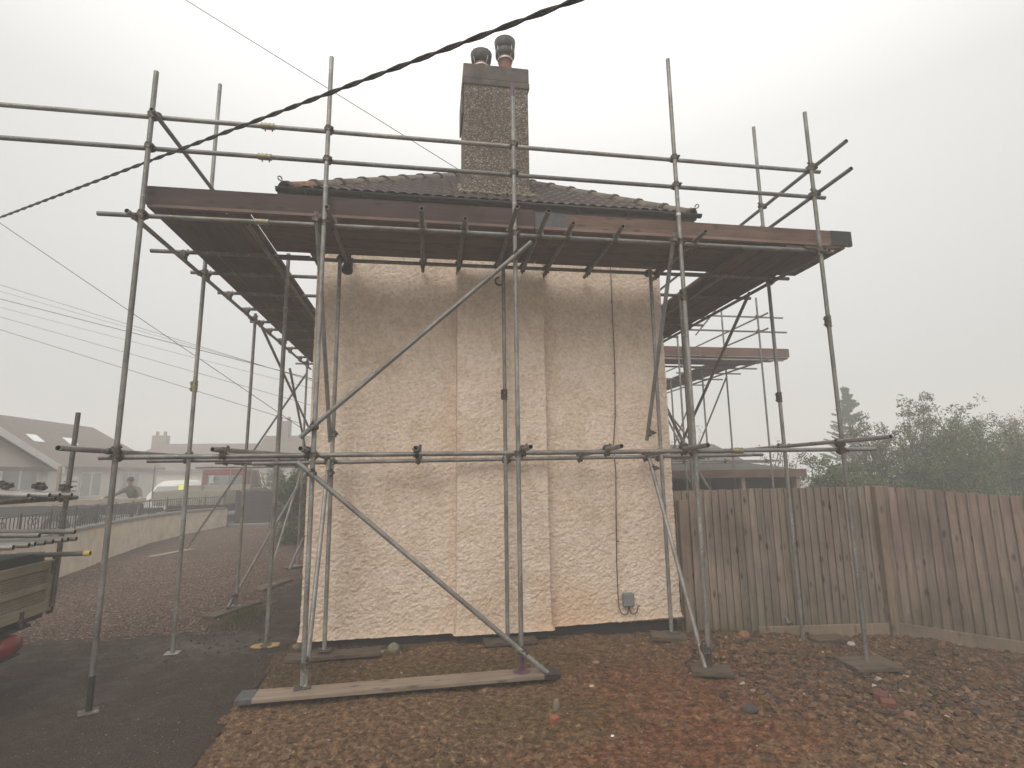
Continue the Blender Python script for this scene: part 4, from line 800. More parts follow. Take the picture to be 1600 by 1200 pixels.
for y in (13.7,14.5,15.5,16.6): pipe('transom',(7.2,y,4.81),(9.25,y,4.81),nsf,M_steel_dark)
for x in (6.2,7.3,8.4): coupler((x,YN+.03,2.19),(0,0,1),(1,0,0),lgn)
pipe('brace',(8.42,13.9,4.6),(8.42,16.3,2.2),nsf); pipe('brace',(8.42,16.2,4.1),(8.42,17.9,2.4),nsf); pipe('brace',(6.2,12.4,1.9),(6.9,12.4,0.9),nsf)
for j in range(4): board('platform_board',(3.4,YN+0.12+j*0.24,4.835),(9.35-0.2*j,YN+0.345+j*0.24,4.873),nsf,M_board)
for j in range(4): board('platform_board',(7.6+j*0.24,13.4,4.834),(7.825+j*0.24,18,4.872),nsf,M_board_y)
board('toe_board',(3.4,YN+.08,4.876),(9.37,YN+.118,5.10),nsf,M_board)
for x_,y_,z_ in ((5.4,13.4,4.7),(7.35,15.2,4.7)): pipe('standard',(x_,y_,-.1),(x_,y_,z_),nsf)
pipe('brace',(5.5,13.3,4.6),(7.2,13.3,2.3),nsf,M_steel_dark); pipe('brace',(6.3,12.45,2.3),(5.3,12.45,4.5),nsf)

# ------------------------------------------------------------------ fences
M_fence = wood_mat('weathered_feather_edge', (0.115,0.094,0.078), (0.285,0.238,0.202), 2, use_attr=True, knots=0.85, moss=0.9, coord='World')
M_post = wood_mat('pale_fence_post', (0.17,0.125,0.095), (0.27,0.20,0.155), 2, moss=0.5, coord='World')
def fence(name, A, B, zt0, zt1, zb, label, posts, gb=None, red=1.0):
    A = Vector((*A,0)); B = Vector((*B,0)); d = B-A; Ln = d.length; d.normalize(); nrm_ = Vector((d.y,-d.x,0))
    root = empty(name, tuple(A+Vector((0,0,zb))), label, 'fence')
    mb = MB(); n_ = int(Ln/0.102)
    for i in range(n_):
        u = i*0.102+random.uniform(-.003,.003); f = u/Ln; zt = zt0+(zt1-zt0)*f+random.uniform(-.008,.008); k = random.uniform(0.82,1.1)
        M = Matrix.Translation(A+d*u) @ Matrix(((d.x,nrm_.x,0),(d.y,nrm_.y,0),(0,0,1))).to_4x4() @ Matrix.Rotation(random.uniform(-.004,.004),4,'Y')
        lo = random.uniform(.004,.010)
        mb.prism([(0,0.006),(0.116,lo*.3),(0.116,lo*.3+.004),(0,0.036)], zb, zt, (k*random.uniform(1,1.08)*red,k,k*random.uniform(.95,1.02)), M=M)
    mb.build('boards', M_fence, root)
    for (u,off,w_,zz) in posts:
        mb = MB(); M = Matrix.Translation(A+d*u) @ Matrix(((d.x,nrm_.x,0),(d.y,nrm_.y,0),(0,0,1))).to_4x4(); mb.box((-w_/2,off,zb-.2),(w_/2,off+0.10,zz),M=M); mb.build('post', M_post, root, bevel=0.006)
    mb = MB()
    for zz in (0.25,0.9,1.5):
        M = Matrix.Translation(A) @ Matrix(((d.x,nrm_.x,0),(d.y,nrm_.y,0),(0,0,1))).to_4x4(); mb.box((0,-0.07,zb+zz),(Ln,-0.002,zb+zz+0.07),M=M)
    mb.build('rail', M_post, root)
    if gb: M = Matrix.Translation(A) @ Matrix(((d.x,nrm_.x,0),(d.y,nrm_.y,0),(0,0,1))).to_4x4(); mb = MB(); mb.box((gb[0],0.028,zb-0.25),(Ln,0.06,gb[1]),M=M); mb.build('gravel_board', M_post, root, bevel=0.005)
    return root
fence('wooden_fence', (3.28,6.93), (6.10,6.62), 1.722, 1.735, -0.12, 'brown feather edge board fence running from the house corner behind the scaffold', [(0.085,0.03,0.12,0.62*0+1.60),(2.80,0.012,0.11,1.74)], gb=(1.0,-0.03))
fence('wooden_fence', (6.13,6.60), (8.3,3.7), 1.735, 1.45, -0.17, 'reddish feather edge board fence turning towards the right edge of the photo', [(0.0,0.012,0.10,1.74)], gb=(0.05,-0.02), red=1.07)

# ------------------------------------------------------------------ outbuilding and far building right
M_felt = plain('mossy_roof_felt', (0.075,0.075,0.062), 0.95, 0, 0.3, 4, 0.3); M_dark = plain('dark_interior_boards', (0.035,0.028,0.025), 0.9, 0, 0.3, 3); M_tim = plain('pale_timber', (0.26,0.18,0.13), 0.85, 0, 0.2, 8)
shd = empty('outbuilding', (7.2,13.2,0), 'low open fronted timber outbuilding with mossy roof behind the fence', 'outbuilding')
mb = MB(); mb.add([(2.5,13.0,1.98),(9.9,13.0,1.95),(9.9,15.8,2.20),(2.5,15.8,2.23),(2.5,13.0,1.94),(9.9,13.0,1.91),(9.9,15.8,2.16),(2.5,15.8,2.19)],[(0,1,2,3),(7,6,5,4),(0,4,5,1),(1,5,6,2),(2,6,7,3),(3,7,4,0)]); mb.build('roof', M_felt, shd)
mb = MB(); mb.box((2.5,12.96,1.77),(9.93,12.995,1.96)); mb.box((2.5,12.985,1.955),(9.96,13.02,1.975)); mb.build('fascia', M_board, shd)
mb = MB(); mb.box((2.5,15.5,-.2),(9.8,15.6,2.1)); mb.box((9.72,13.3,-.2),(9.8,15.5,1.9)); mb.build('wall', M_dark, shd)
for x in (5.9,8.15,9.72): mb = MB(); mb.box((x-.05,13.05,-.2),(x+.05,13.15,1.80)); mb.build('post', M_tim, shd, bevel=0.004)
def house_far(name, x0, x1, y0, y1, ze, zr, label, ridge='x', wallm=None, roofm=None, hip=0.0, wins=(), doors=(), over=0.35, zb=-0.2, chim=None, skyl=(), cat='house', extra=None):
    root = empty(name, ((x0+x1)/2,(y0+y1)/2,zb), label, cat)
    mb = MB(); mb.box((x0,y0,zb),(x1,y1,ze)); 
    if ridge=='x': mb.add([(x0,y0,ze),(x0,y1,ze),(x0,(y0+y1)/2,zr-.1),(x1,y0,ze),(x1,y1,ze),(x1,(y0+y1)/2,zr-.1)], [(0,2,1),(3,4,5)]) if not hip else None
    elif not hip: mb.add([(x0,y0,ze),(x1,y0,ze),((x0+x1)/2,y0,zr-.1),(x0,y1,ze),(x1,y1,ze),((x0+x1)/2,y1,zr-.1)], [(0,1,2),(3,5,4)])
    mb.build('wall', wallm, root)
    X0,X1,Y0,Y1 = x0-over,x1+over,y0-over,y1+over; ym=(y0+y1)/2; xm=(x0+x1)/2; zt = ze-0.05
    if ridge=='x': R0,R1 = Vector((X0+hip,ym,zr)), Vector((X1-hip,ym,zr))
    else: R0,R1 = Vector((xm,Y0+hip,zr)), Vector((xm,Y1-hip,zr))
    mb = MB(); c = [(X0,Y0,zt),(X1,Y0,zt),(X1,Y1,zt),(X0,Y1,zt)]
    vs = c + [tuple(R0),tuple(R1)] + [(a,b,z-0.14) for a,b,z in c] + [(R0.x,R0.y,R0.z-0.16),(R1.x,R1.y,R1.z-0.16)]
    if ridge=='x': fs = [(0,1,5,4),(2,3,4,5)]+([(3,0,4),(1,2,5)] if hip else [])
    else: fs = [(1,2,5,4),(3,0,4,5)]+([(0,1,4),(2,3,5)] if hip else [])
    fs2 = [tuple(6+i for i in reversed(f)) for f in fs]
    for i in range(4): j=(i+1)%4; fs2.append((i,6+i,6+j,j))
    mb.add(vs, fs+fs2); rf = mb.build('roof', roofm, root)
    for (a,b,kind) in wins:      # a,b = corners of the opening proud of the wall
        a = Vector(a); b = Vector(b); mb = MB(); mb.box(tuple(a),tuple(b)); wn = mb.build('window', M_whitep, root)
        mb = MB(); dd = b-a
        if abs(dd.x) < abs(dd.y): 
            xf = max(a.x,b.x)
            for k in range(kind): s = a.y+dd.y*(k+.08)/kind; e_ = a.y+dd.y*(k+.92)/kind; mb.box((xf-.01,s,a.z+.08),(xf+.01,e_,b.z-.08))
        else:
            yf_ = min(a.y,b.y)
            for k in range(kind): s = a.x+dd.x*(k+.08)/kind; e_ = a.x+dd.x*(k+.92)/kind; mb.box((s,yf_-.01,a.z+.08),(e_,yf_+.01,b.z-.08))
        mb.build('pane', M_glass, wn)
    for q in skyl: mb = MB(); mb.add(q, [(0,1,2,3)]); vsb=[(x,y,z-.06) for x,y,z in q]; mb.add(vsb, [(3,2,1,0)]); mb.build('skylight', M_skyl, rf)
    if chim: mb = MB(); mb.box(chim[0],chim[1]); cc = mb.build('chimney', M_cap2, rf); cx_ = (chim[0][0]+chim[1][0])/2; cy_=(chim[0][1]+chim[1][1])/2; mb = MB(); [mb.tube((cx_+o_,cy_,chim[1][2]),(cx_+o_,cy_,chim[1][2]+.35),.13,n=10) for o_ in (-.3,.3)]; mb.build('chimney_pots', M_cap2, cc)
    return root
M_whitep = plain('white_paint', (0.62,0.60,0.57), 0.5, 0, 0.06); M_glass = plain('curtained_window_glass', (0.24,0.245,0.24), 0.15, 0, 0.2, 2, spec=0.6); M_skyl = plain('pale_reflecting_skylight', (0.80,0.80,0.80), 0.2, 0, 0.05, 2, spec=0.8)  # skylight panes pale: sky reflection put into their base colour
M_cap2 = plain('far_chimney_render', (0.20,0.17,0.15), 0.9); M_pebble = plain('beige_pebbledash', (0.40,0.345,0.28), 0.9, 0, 0.1, 14, 0.3); M_cream = plain('pale_house_render', (0.55,0.50,0.44), 0.9, 0, 0.06, 4)
M_rooff = plain('grey_brown_tile_far', (0.135,0.10,0.082), 0.9, 0, 0.16, 3, 0.2); M_roofg = plain('grey_tile_far', (0.11,0.10,0.095), 0.9, 0, 0.15, 3)
house_far('outhouse', 5.0, 12.4, 20, 25, 2.2, 3.10, 'tiled roof building glimpsed in fog beyond the timber outbuilding', 'x', M_cream, M_roofg, zb=-0.2)

# ------------------------------------------------------------------ boundary wall with railing
wall_pts = [(-6.25,6.6),(-6.85,9.6),(-7.38,12.6),(-7.85,15.4),(-8.05,17.6),(-7.95,19.2),(-7.72,20.5),(-7.40,21.9)]
def resample(pts_, st_):
    P_ = np.array(pts_,float); s = np.concatenate([[0],np.cumsum(np.linalg.norm(np.diff(P_,axis=0),axis=1))]); t_ = np.arange(0,s[-1],st_); return np.stack([np.interp(t_,s,P_[:,0]),np.interp(t_,s,P_[:,1])],-1), t_
wp, wt = resample(wall_pts, 0.03)
ztop = np.interp(wp[:,1],[6,12.6,16.8,20,22],[0.96,0.93,0.90,0.87,0.84])
bw = empty('boundary_wall', (-7.4,12.6,-.05), 'long low cream rendered wall with concrete coping along the gravel drive', 'wall')
zsn = np.linspace(0,1,34); V = []; ox = 0.016*(fbm(wt[None,:]*4, zsn[:,None]*5, 4)-.5)
X = wp[None,:,0]+ox; Y = np.repeat(wp[None,:,1],34,0); Z = -0.1+zsn[:,None]*(ztop[None,:]+0.1-0.06); nzx = len(wt); I = np.arange(nzx*34).reshape(34,nzx)
F = np.stack([I[:-1,:-1],I[1:,:-1],I[1:,1:],I[:-1,1:]],-1).reshape(-1,4)
M_bwall = plain('worn_cream_render', (0.64,0.55,0.43), 0.9, 0, 0.16, 3.2, 0.6)
np_mesh('render_face', np.stack([X,Y,Z],-1).reshape(-1,3), F, M_bwall, bw, smooth=True, origin=(-7.4,14,.4))
def strip(name, pts_, zf0, zf1, w0, w1, mat, parent):
    mb = MB(); n_ = len(pts_); 
    for i,(x,y) in enumerate(pts_): mb.v += [(x+w1,y,zf0(i)),(x+w1,y,zf1(i)),(x-w0,y,zf1(i)),(x-w0,y,zf0(i))]
    fs = []
    for i in range(n_-1):
        for j in range(4): k=(j+1)%4; fs.append((4*i+j,4*i+k,4*i+4+k,4*i+4+j))
    fs += [(0,1,2,3),(4*n_-1,4*n_-2,4*n_-3,4*n_-4)]; mb.f = fs; mb.c=[(1,1,1)]*len(mb.v); mb.mi=[0]*len(fs); mb.sm=[False]*len(fs); return mb.build(name, mat, parent)
sp = wp[::10].tolist(); zz_ = ztop[::10]
strip('core', sp, lambda i:-.1, lambda i: zz_[i]-0.062, .22, -.03, M_bwall, bw)
M_cope = plain('grey_coping_concrete', (0.20,0.19,0.175), 0.9, 0, 0.25, 6, 0.3)
strip('coping', sp, lambda i: zz_[i]-0.06, lambda i: zz_[i], .26, .04, M_cope, bw)
M_iron = plain('black_iron', (0.035,0.033,0.03), 0.5, 0.3, 0.2)
rl_ = empty('railing', (-7.5,12.6,.93), 'low black iron railing with scroll ornaments on top of the cream wall', 'railing')
rp, rt = resample([(x-.11,y) for x,y in wall_pts ], 0.125); rz_ = np.interp(rp[:,1],[6,12.6,16.8,20,22],[0.96,0.93,0.90,0.87,0.84])
mb = MB(); 
for (x,y),z in zip(rp,rz_): mb.box((x-.006,y-.006,z),(x+.006,y+.006,z+.40))
mb.build('bars', M_iron, rl_)
for hh,nm in ((.40,'top_rail'),(.07,'bottom_rail')):
    mb = MB(); mb.path([(x,y,z+hh) for (x,y),z in list(zip(rp,rz_))[::4]], 0.012, 6); mb.build(nm, M_iron, rl_)
for k in range(4,len(rp)-2,9):
    (x,y),z = rp[k],rz_[k]; mb = MB()
    for sgn in (-1,1):
        pp = []
        for j in range(15): a = j/14*5.2; r = 0.095*(1-j/20); pp.append((x+0.01, y+sgn*(0.085-r*math.cos(a)*0.8), z+0.26+r*math.sin(a)))
        mb.path(pp, 0.008, 5)
        pp = [(x+.01,y+sgn*0.02,z+.07),(x+.01,y+sgn*.09,z+.15),(x+.01,y+sgn*.03,z+.22),(x+.01,y,z+.30)]; mb.path(pp, .008, 5)
    mb.build('scroll', M_iron, rl_)
    mb = MB(); mb.box((x-.012,y+.5,z),(x+.012,y+.524,z+.46)); mb.build('post', M_iron, rl_)

# ------------------------------------------------------------------ road side behind the wall
M_road = plain('wet_road', (0.085,0.08,0.076), 0.6, 0, 0.15, 1.5, 0.2)
mb = MB(); mb.add([(-70,5,.12),(-6.45,5,.12),(-7.7,12.6,.2),(-8.3,17.6,.22),(-7.6,22.1,.22),(-4.5,23.2,.2),(-4.5,80,.5),(-70,80,.5)],[(0,1,2,3,4,5,6,7)]); tag(mb.build('road', M_road), kind='structure')
bg_ = house_far('bungalow', -22.5, -17.5, 21.5, 38.5, 2.62, 5.0, 'beige bungalow with three skylights in its long brown roof across the road', 'y', M_cream, M_rooff, hip=3.2, zb=0.2,
    wins=[((-17.5,30.6,1.0),(-17.44,32.4,2.3),2),((-17.5,34.4,1.0),(-17.44,36.2,2.3),3)],
    skyl=[[(-18.9+a,y,3.69+0.0-a*0.82) for a,y in ((0,yy),(0.42,yy),(0.42,yy+.75),(0,yy+.75))] for yy in (25.9,28.6,31.2)])
for s_ in bg_.children:
    if s_.name.startswith('roof'): pass
# fix skylights to sit just above the right slope: slope from (-17.15,2.57) to (-20,5.0)
for o_ in [c for r_ in bg_.children for c in r_.children if c.name.startswith('skylight')]:
    me = o_.data; Mw = WM[o_.name]
    for v in me.vertices:
        wv_ = Mw @ v.co; wv_.z = 2.57 + (-17.15-wv_.x)*(5.0-2.57)/2.85 + (0.05 if v.index<4 else 0.0); v.co = Mw.inverted() @ wv_
gb_ = house_far('house_wing', -19.5, -14.0, 13.6, 22.6, 2.45, 4.2, 'front wing with white bargeboards and a wide window at the left edge of the photo', 'x', M_cream, M_rooff, zb=0.2, over=0.3,
    wins=[((-14.0,19.4,1.15),(-13.94,22.0,2.35),3),((-14.0,16.0,1.15),(-13.94,18.3,2.35),3)])
mb = MB()
for (y0,z0,y1,z1) in ((18.1,4.24,22.95,2.42),(18.1,4.24,13.3,2.42)):
    mb.add([(-13.66,y0,z0-.02),(-13.66,y1,z1-.02),(-13.66,y1,z1-.27),(-13.66,y0,z0-.27),(-13.70,y0,z0-.02),(-13.70,y1,z1-.02),(-13.70,y1,z1-.27),(-13.70,y0,z0-.27)],[(0,3,2,1),(4,5,6,7),(0,1,5,4),(1,2,6,5),(2,3,7,6),(3,0,4,7)])
mb.build('bargeboard', M_whitep, gb_)
house_far('house', -24.5, -12.6, 46, 53, 2.5, 4.75, 'long low house with a wide chimney fading into fog at far left', 'x', M_cream, M_rooff, zb=0.3, chim=((-23.0,49.2,4.2),(-21.9,49.9,5.45)), hip=2.5)
house_far('house', -12.0, -2.0, 40, 47, 2.9, 5.0, 'pale cottage with small windows fading into fog beyond the green hedge', 'x', M_cream, M_rooff, zb=0.2, wins=[((-11.2,39.93,1.5),(-10.0,40.0,2.7),2),((-8.6,39.93,1.4),(-7.6,40.0,2.6),2)], chim=((-11.4,43,4.5),(-10.6,44,6.1)))
# sign board and lamp
sg = empty('notice_board', (-12.6,21.9,.3), 'white notice board on a post by the pavement behind the railing', 'sign')
mb = MB(); mb.box((-12.05,19.9,.2),(-11.97,19.98,2.4)); mb.build('post', M_tim, sg)
mb = MB(); mb.box((-12.05,20.05,1.25),(-11.99,20.95,2.05)); bd_ = mb.build('board', M_whitep, sg); mb = MB(); [mb.box((-11.99,20.15,1.38+k*.16),(-11.98,20.85,1.42+k*.16)) for k in range(4)]; mb.build('text_lines', M_roofg, bd_)
lp = empty('street_lamp', (-9.5,12.9,.15), 'grey street lamp whose head just enters at the left edge', 'street lamp')
mb = MB(); mb.tube((-9.75,12.5,.15),(-9.75,12.5,3.9),.05,.035); mb.tube((-9.75,12.5,3.88),(-9.35,12.5,3.93),.03); mb.build('post', M_steel, lp); mb = MB(); mb.prism([(-9.40,12.40),(-8.93,12.44),(-8.93,12.56),(-9.40,12.60)],3.86,3.96); mb.build('lamp_head', M_steel_dark, lp)

# ------------------------------------------------------------------ vehicles across the wall
M_red = plain('red_vehicle_paint', (0.24,0.04,0.035), 0.35, 0, 0.08, 3, spec=0.6); M_dkred = plain('dark_lower_body', (0.07,0.045,0.042), 0.6); M_beige = plain('beige_dropside', (0.25,0.225,0.18), 0.7, 0, 0.12, 5); M_chas = plain('dark_chassis', (0.03,0.03,0.03), 0.8); M_tyre = plain('tyre_rubber', (0.02,0.02,0.02), 0.85)
mg, tg, bgs, Ng, Lg = new_mat('clear_glass'); bgs.inputs['Transmission Weight'].default_value = 0.85; bgs.inputs['Roughness'].default_value = 0.05; bgs.inputs['Base Color'].default_value = (0.75,0.8,0.8,1); M_cglass = mg
def wheel(x, y, z, r, wd, parent, axis='X'):
    mb = MB(); ax = (1,0,0) if axis=='X' else (0,1,0); mb.lathe([(r*.55,-wd/2),(r*.9,-wd/2),(r,-wd*.35),(r,wd*.35),(r*.9,wd/2),(r*.55,wd/2)], (x,y,z), 22, axis=ax); w_ = mb.build('wheel', M_tyre, parent, origin=(x,y,z))
    mb = MB(); mb.lathe([(.01,-wd*.3),(r*.5,-wd*.35),(r*.56,-wd/2),(r*.56,wd/2),(r*.5,wd*.35),(.01,wd*.3)], (x,y,z), 18, axis=ax); mb.build('rim', M_steel, w_)
pk = empty('pickup_truck', (-8.65,21.5,.25), 'red cabbed dropside pickup truck with a ladder frame parked beyond the wall', 'pickup truck')
mb = MB(); xl,xr,yb,zf = -9.58,-7.60,22.05,1.42
# cab shell: rear panel with opening, roof, pillars, lower body, bonnet
mb.box((xl,yb,zf-.75),(xr,yb+.05,zf+.12)); mb.box((xl+.05,yb,zf+.12),(xl+.28,yb+.05,zf+.72)); mb.box((xr-.28,yb,zf+.12),(xr-.05,yb+.05,zf+.72)); mb.box((xl+.05,yb,zf+.62),(xr-.05,yb+.05,zf+.80))
mb.prism([(xl+.1,yb),(xr-.1,yb),(xr-.15,yb+1.35),(xl+.15,yb+1.35)],zf+.80,zf+.88); 
for sx in (xl+.02,xr-.08): 
    mb.add([(sx,yb+1.3,zf+.86),(sx+.06,yb+1.3,zf+.86),(sx+.06,yb+2.0,zf),(sx,yb+2.0,zf),(sx,yb+1.42,zf+.86),(sx+.06,yb+1.42,zf+.86),(sx+.06,yb+2.12,zf),(sx,yb+2.12,zf)],[(0,1,2,3),(4,7,6,5),(0,3,7,4),(1,5,6,2),(0,4,5,1),(3,2,6,7)])
    mb.box((sx,yb+.7,zf),(sx+.06,yb+.78,zf+.84))
mb.build('cab', M_red, pk, bevel=0.02); mb = MB(); mb.box((xl,yb+.06,.62),(xr,yb+2.9,zf+.0)); mb.build('lower_body', M_dkred, pk, bevel=0.03)  # lower cab coloured darker and greyer than the red shell
mb = MB(); mb.box((xl+.28,yb+.02,zf+.12),(xr-.28,yb+.03,zf+.62)); mb.build('rear_window', M_cglass, pk)
mb = MB(); mb.add([(xl+.1,yb+1.4,zf+.82),(xr-.1,yb+1.4,zf+.82),(xr-.1,yb+2.05,zf+.02),(xl+.1,yb+2.05,zf+.02)],[(0,1,2,3)]); mb.build('windscreen', M_cglass, pk)
for x in (-9.1,-8.12):
    mb = MB(); mb.box((x-.25,yb+.45,.9),(x+.25,yb+.6,zf+.28)); mb.lathe([(.02,-.14),(.13,-.10),(.15,0),(.12,.11),(.02,.14)],(x,yb+.5,zf+.42),12); mb.build('seat', M_chas, pk)
mb = MB(); mb.box((-9.0,yb+.3,zf+.88),(-8.35,yb+.5,zf+.99)); mb.build('light_bar', plain('red_lens',(0.55,0.06,0.05),0.3,0,.1), pk, bevel=0.02)
mb = MB(); mb.box((-10.05,19.1,1.02),(-7.48,19.14,1.45)); mb.box((-10.05,19.1,1.02),(-10.01,21.9,1.45)); mb.box((-7.52,19.1,1.02),(-7.48,21.9,1.45)); mb.box((-10.05,21.9,1.02),(-7.48,21.94,1.62)); mb.box((-10.05,19.1,.92),(-7.48,21.94,1.02)); mb.build('dropside_bed', M_beige, pk, bevel=0.01)
mb = MB(); mb.box((-9.4,19.3,.55),(-8.0,24.8,.9)); mb.build('chassis', M_chas, pk)
for x in (-9.75,-7.75):
    for y in (19.9,24.0): wheel(x+(0.1 if x<-9 else -.1),y,.60,.36,.22,pk)
mb = MB()
for x in (-10.1,-9.42,-8.32,-7.45): mb.tube((x,21.85,1.3),(x,21.85,2.42),.022)
mb.tube((-10.1,21.85,2.28),(-7.4,21.85,2.30),.022); mb.build('ladder_frame', M_steel, pk); mb = MB(); mb.tube((-10.1,19.15,1.1),(-10.1,19.15,2.42),.022); mb.build('rear_post', M_steel, pk)
mb = MB(); mb.tube((-9.3,20.2,1.2),(-8.4,20.5,1.52),.06); mb.build('tail_board_strap', M_coup_y, pk) if False else None
pk.location.x -= .15; pk.location.y += 3.2
# white car with yellow marking
cr_ = empty('car', (-10.9,26.5,.3), 'white car with a yellow marking on its roof behind the flatbed trailer', 'car')
def loft(secs, col=None):
    mb = MB(); n_ = len(secs[0]); 
    for s in secs: mb.v += s; mb.c += [(1,1,1)]*n_
    for k in range(len(secs)-1):
        for i in range(n_-1): mb.f.append((k*n_+i,k*n_+i+1,(k+1)*n_+i+1,(k+1)*n_+i)); mb.mi.append(0); mb.sm.append(True)
    for k in (0,len(secs)-1): mb.f.append(tuple(k*n_+i for i in (range(n_) if k else range(n_-1,-1,-1)))); mb.mi.append(0); mb.sm.append(False)
    return mb
def car_sec(y, w_, zl, zw, zt_, wt_): return [(-10.9+sx*a,y,z) for sx,a,z in ((-1,w_,zl),(-1,w_+.02,(zl+zw)/2),(-1,w_-.02,zw),(-1,wt_+.03,zt_-.06),(-1,wt_-.1,zt_),(1,wt_-.1,zt_+.0),(1,wt_+.03,zt_-.06),(1,w_-.02,zw),(1,w_+.02,(zl+zw)/2),(1,w_,zl))]
loft([car_sec(24.4,.75,.55,.85,.95,.6),car_sec(24.6,.85,.5,1.1,1.2,.7),car_sec(25.0,.87,.5,1.2,1.62,.62),car_sec(25.5,.87,.5,1.2,1.80,.62),car_sec(26.6,.87,.5,1.2,1.82,.62),car_sec(27.3,.87,.5,1.2,1.55,.6),car_sec(27.9,.85,.5,1.1,1.18,.72),car_sec(28.6,.8,.5,.9,.98,.65)]).build('body', M_whitep, cr_)
mb = MB(); mb.add([(-11.42,24.93,1.56),(-10.38,24.93,1.56),(-10.25,24.62,1.22),(-11.55,24.62,1.22)],[(3,2,1,0)]); mb.build('rear_window', M_glass, cr_)
mb = MB(); mb.add([(-10.75,24.99,1.63),(-10.36,24.99,1.63),(-10.36,25.9,1.835),(-10.75,25.9,1.835)],[(0,1,2,3)]); mb.add([(-10.50,24.90,1.60),(-10.30,24.90,1.60),(-10.22,24.58,1.22),(-10.40,24.58,1.22)],[(3,2,1,0)]); mb.build('yellow_marking', plain('hi_vis_yellow',(0.75,0.75,0.08),0.5,0,.05), cr_)
for x in (-11.65,-10.15):
    for y in (25.2,27.8): wheel(x,y,.60,.31,.2,cr_)
cr_.location.x -= .95; cr_.location.y += 2.5
# trailer with planks and the person
tl = empty('trailer', (-10.9,19,.2), 'dark flatbed trailer piled with gear behind the railing', 'trailer')
mb = MB(); mb.box((-13.6,18.3,.88),(-8.65,19.7,1.0)); mb.box((-13.6,18.3,1.0),(-8.65,18.34,1.18)); mb.build('deck', M_chas, tl); 
for y in (18.2,19.8): wheel(-10.9,y,.56,.34,.18,tl,'Y')
mb = MB(); mb.tube((-8.75,18.3,.85),(-8.72,18.3,1.28),.03); mb.build('corner_post', M_steel, tl)
for k,(z,y,x0,x1,lb) in enumerate(((1.19,18.40,-13.2,-8.85,'lowest plank of the stack on the trailer, half hidden by the railing'),(1.245,18.46,-13.3,-8.6,'middle plank of the stack on the trailer under the person'),(1.300,18.5,-12.9,-8.75,'topmost plank on the trailer where the person rests his hands'))):
    mb = MB(); mb.box((x0,y,z),(x1,y+.23,z+.045)); tag(mb.build('plank', M_sole if k!=1 else M_beige), lb, 'plank', None)
mb = MB(); rr = random.Random(5)
for k in range(14): x = -13+rr.random()*4; mb.tube((x,18.8+rr.random()*.6,1.04+rr.random()*.08),(x+.5*rr.random(),18.9+rr.random()*.6,1.1+rr.random()*.1),.05+.05*rr.random(),n=8)
tag(mb.build('gear_heap', M_coup), 'dark jumble of clamps and fittings heaped on the trailer deck', 'fittings', None, 'stuff')
def skin_body(name, verts, edges, radii, mats, parent, pick, sub=2):
    me = bpy.data.meshes.new(name); me.from_pydata(verts, edges, []); o = bpy.data.objects.new(name, me); COL.objects.link(o)
    sk = o.modifiers.new('skin','SKIN'); lay = me.skin_vertices[0] if me.skin_vertices else None
    if lay is None:
        import bmesh; bm = bmesh.new(); bm.from_mesh(me); bm.verts.layers.skin.verify(); bm.to_mesh(me); bm.free(); lay = me.skin_vertices[0]
    for i,r in enumerate(radii): lay.data[i].radius = (r,r) if not isinstance(r,tuple) else r; lay.data[i].use_root = (i==0)
    ss = o.modifiers.new('sub','SUBSURF'); ss.levels = sub; ss.render_levels = sub; bpy.context.view_layer.update()
    dg = bpy.context.evaluated_depsgraph_get(); m2 = bpy.data.meshes.new_from_object(o.evaluated_get(dg)); bpy.data.objects.remove(o); m2.name = name
    o = bpy.data.objects.new(name, m2); COL.objects.link(o); m2.materials.clear()
    for m in mats: m2.materials.append(m)
    c0 = Vector(verts[0]); 
    for p in m2.polygons: p.material_index = pick(p.center); p.use_smooth = True
    for v in m2.vertices: v.co -= c0
    place(o, Matrix.Translation(c0), parent); return o
M_skin = plain('skin', (0.42,0.27,0.21), 0.6, 0, 0.05); M_jkt = plain('grey_green_jacket', (0.10,0.095,0.075), 0.85, 0, 0.15, 8); M_trs = plain('dark_trousers', (0.045,0.045,0.05), 0.85); M_hair = plain('dark_hair', (0.03,0.022,0.018), 0.7)
PX,PY,PZ = -9.50,19.25,-0.065; pv = []; pe = []; pr = []
def pvx(x,y,z,r,par=None):
    pv.append((PX+x,PY+y,z+PZ)); pr.append(r); 
    if par is not None: pe.append((par,len(pv)-1))
    return len(pv)-1
pel = pvx(-.03,.52,1.17,.155); bel = pvx(-.04,.44,1.34,.145,pel); chs = pvx(-.04,.24,1.56,.17,bel); upc = pvx(-.03,.12,1.70,.11,chs); nk = pvx(-.02,.06,1.80,.058,upc); hd0 = pvx(-.02,.02,1.875,.075,nk); hd1 = pvx(-.02,-.01,1.96,.098,hd0); hd2 = pvx(-.02,.0,2.03,.075,hd1)
hands = []
for sx,el,hx in ((-1,(-.40,-.12,1.50),(-.50,-.55,1.42)),(1,(.38,-.10,1.50),(.56,-.52,1.42))):
    s1 = pvx(sx*.17,.14,1.69,.085,upc); e1 = pvx(el[0],el[1],el[2],.052,s1); w1 = pvx(hx[0],hx[1]+.08,hx[2]+.02,.032,e1); h1 = pvx(hx[0]+sx*.01,hx[1]-.0,hx[2]+.0,.038,w1)
    for k in range(4): a = (k-1.5)*.022; f1 = pvx(hx[0]+a*1.1,hx[1]-.06,hx[2]+.002,.010,h1); pvx(hx[0]+a*1.3,hx[1]-.10-.008*(k in (1,2)),hx[2]-.018,.0085,f1)
    t1 = pvx(hx[0]-sx*.045,hx[1]-.02,hx[2]-.004,.011,h1); pvx(hx[0]-sx*.06,hx[1]-.06,hx[2]-.014,.0095,t1)
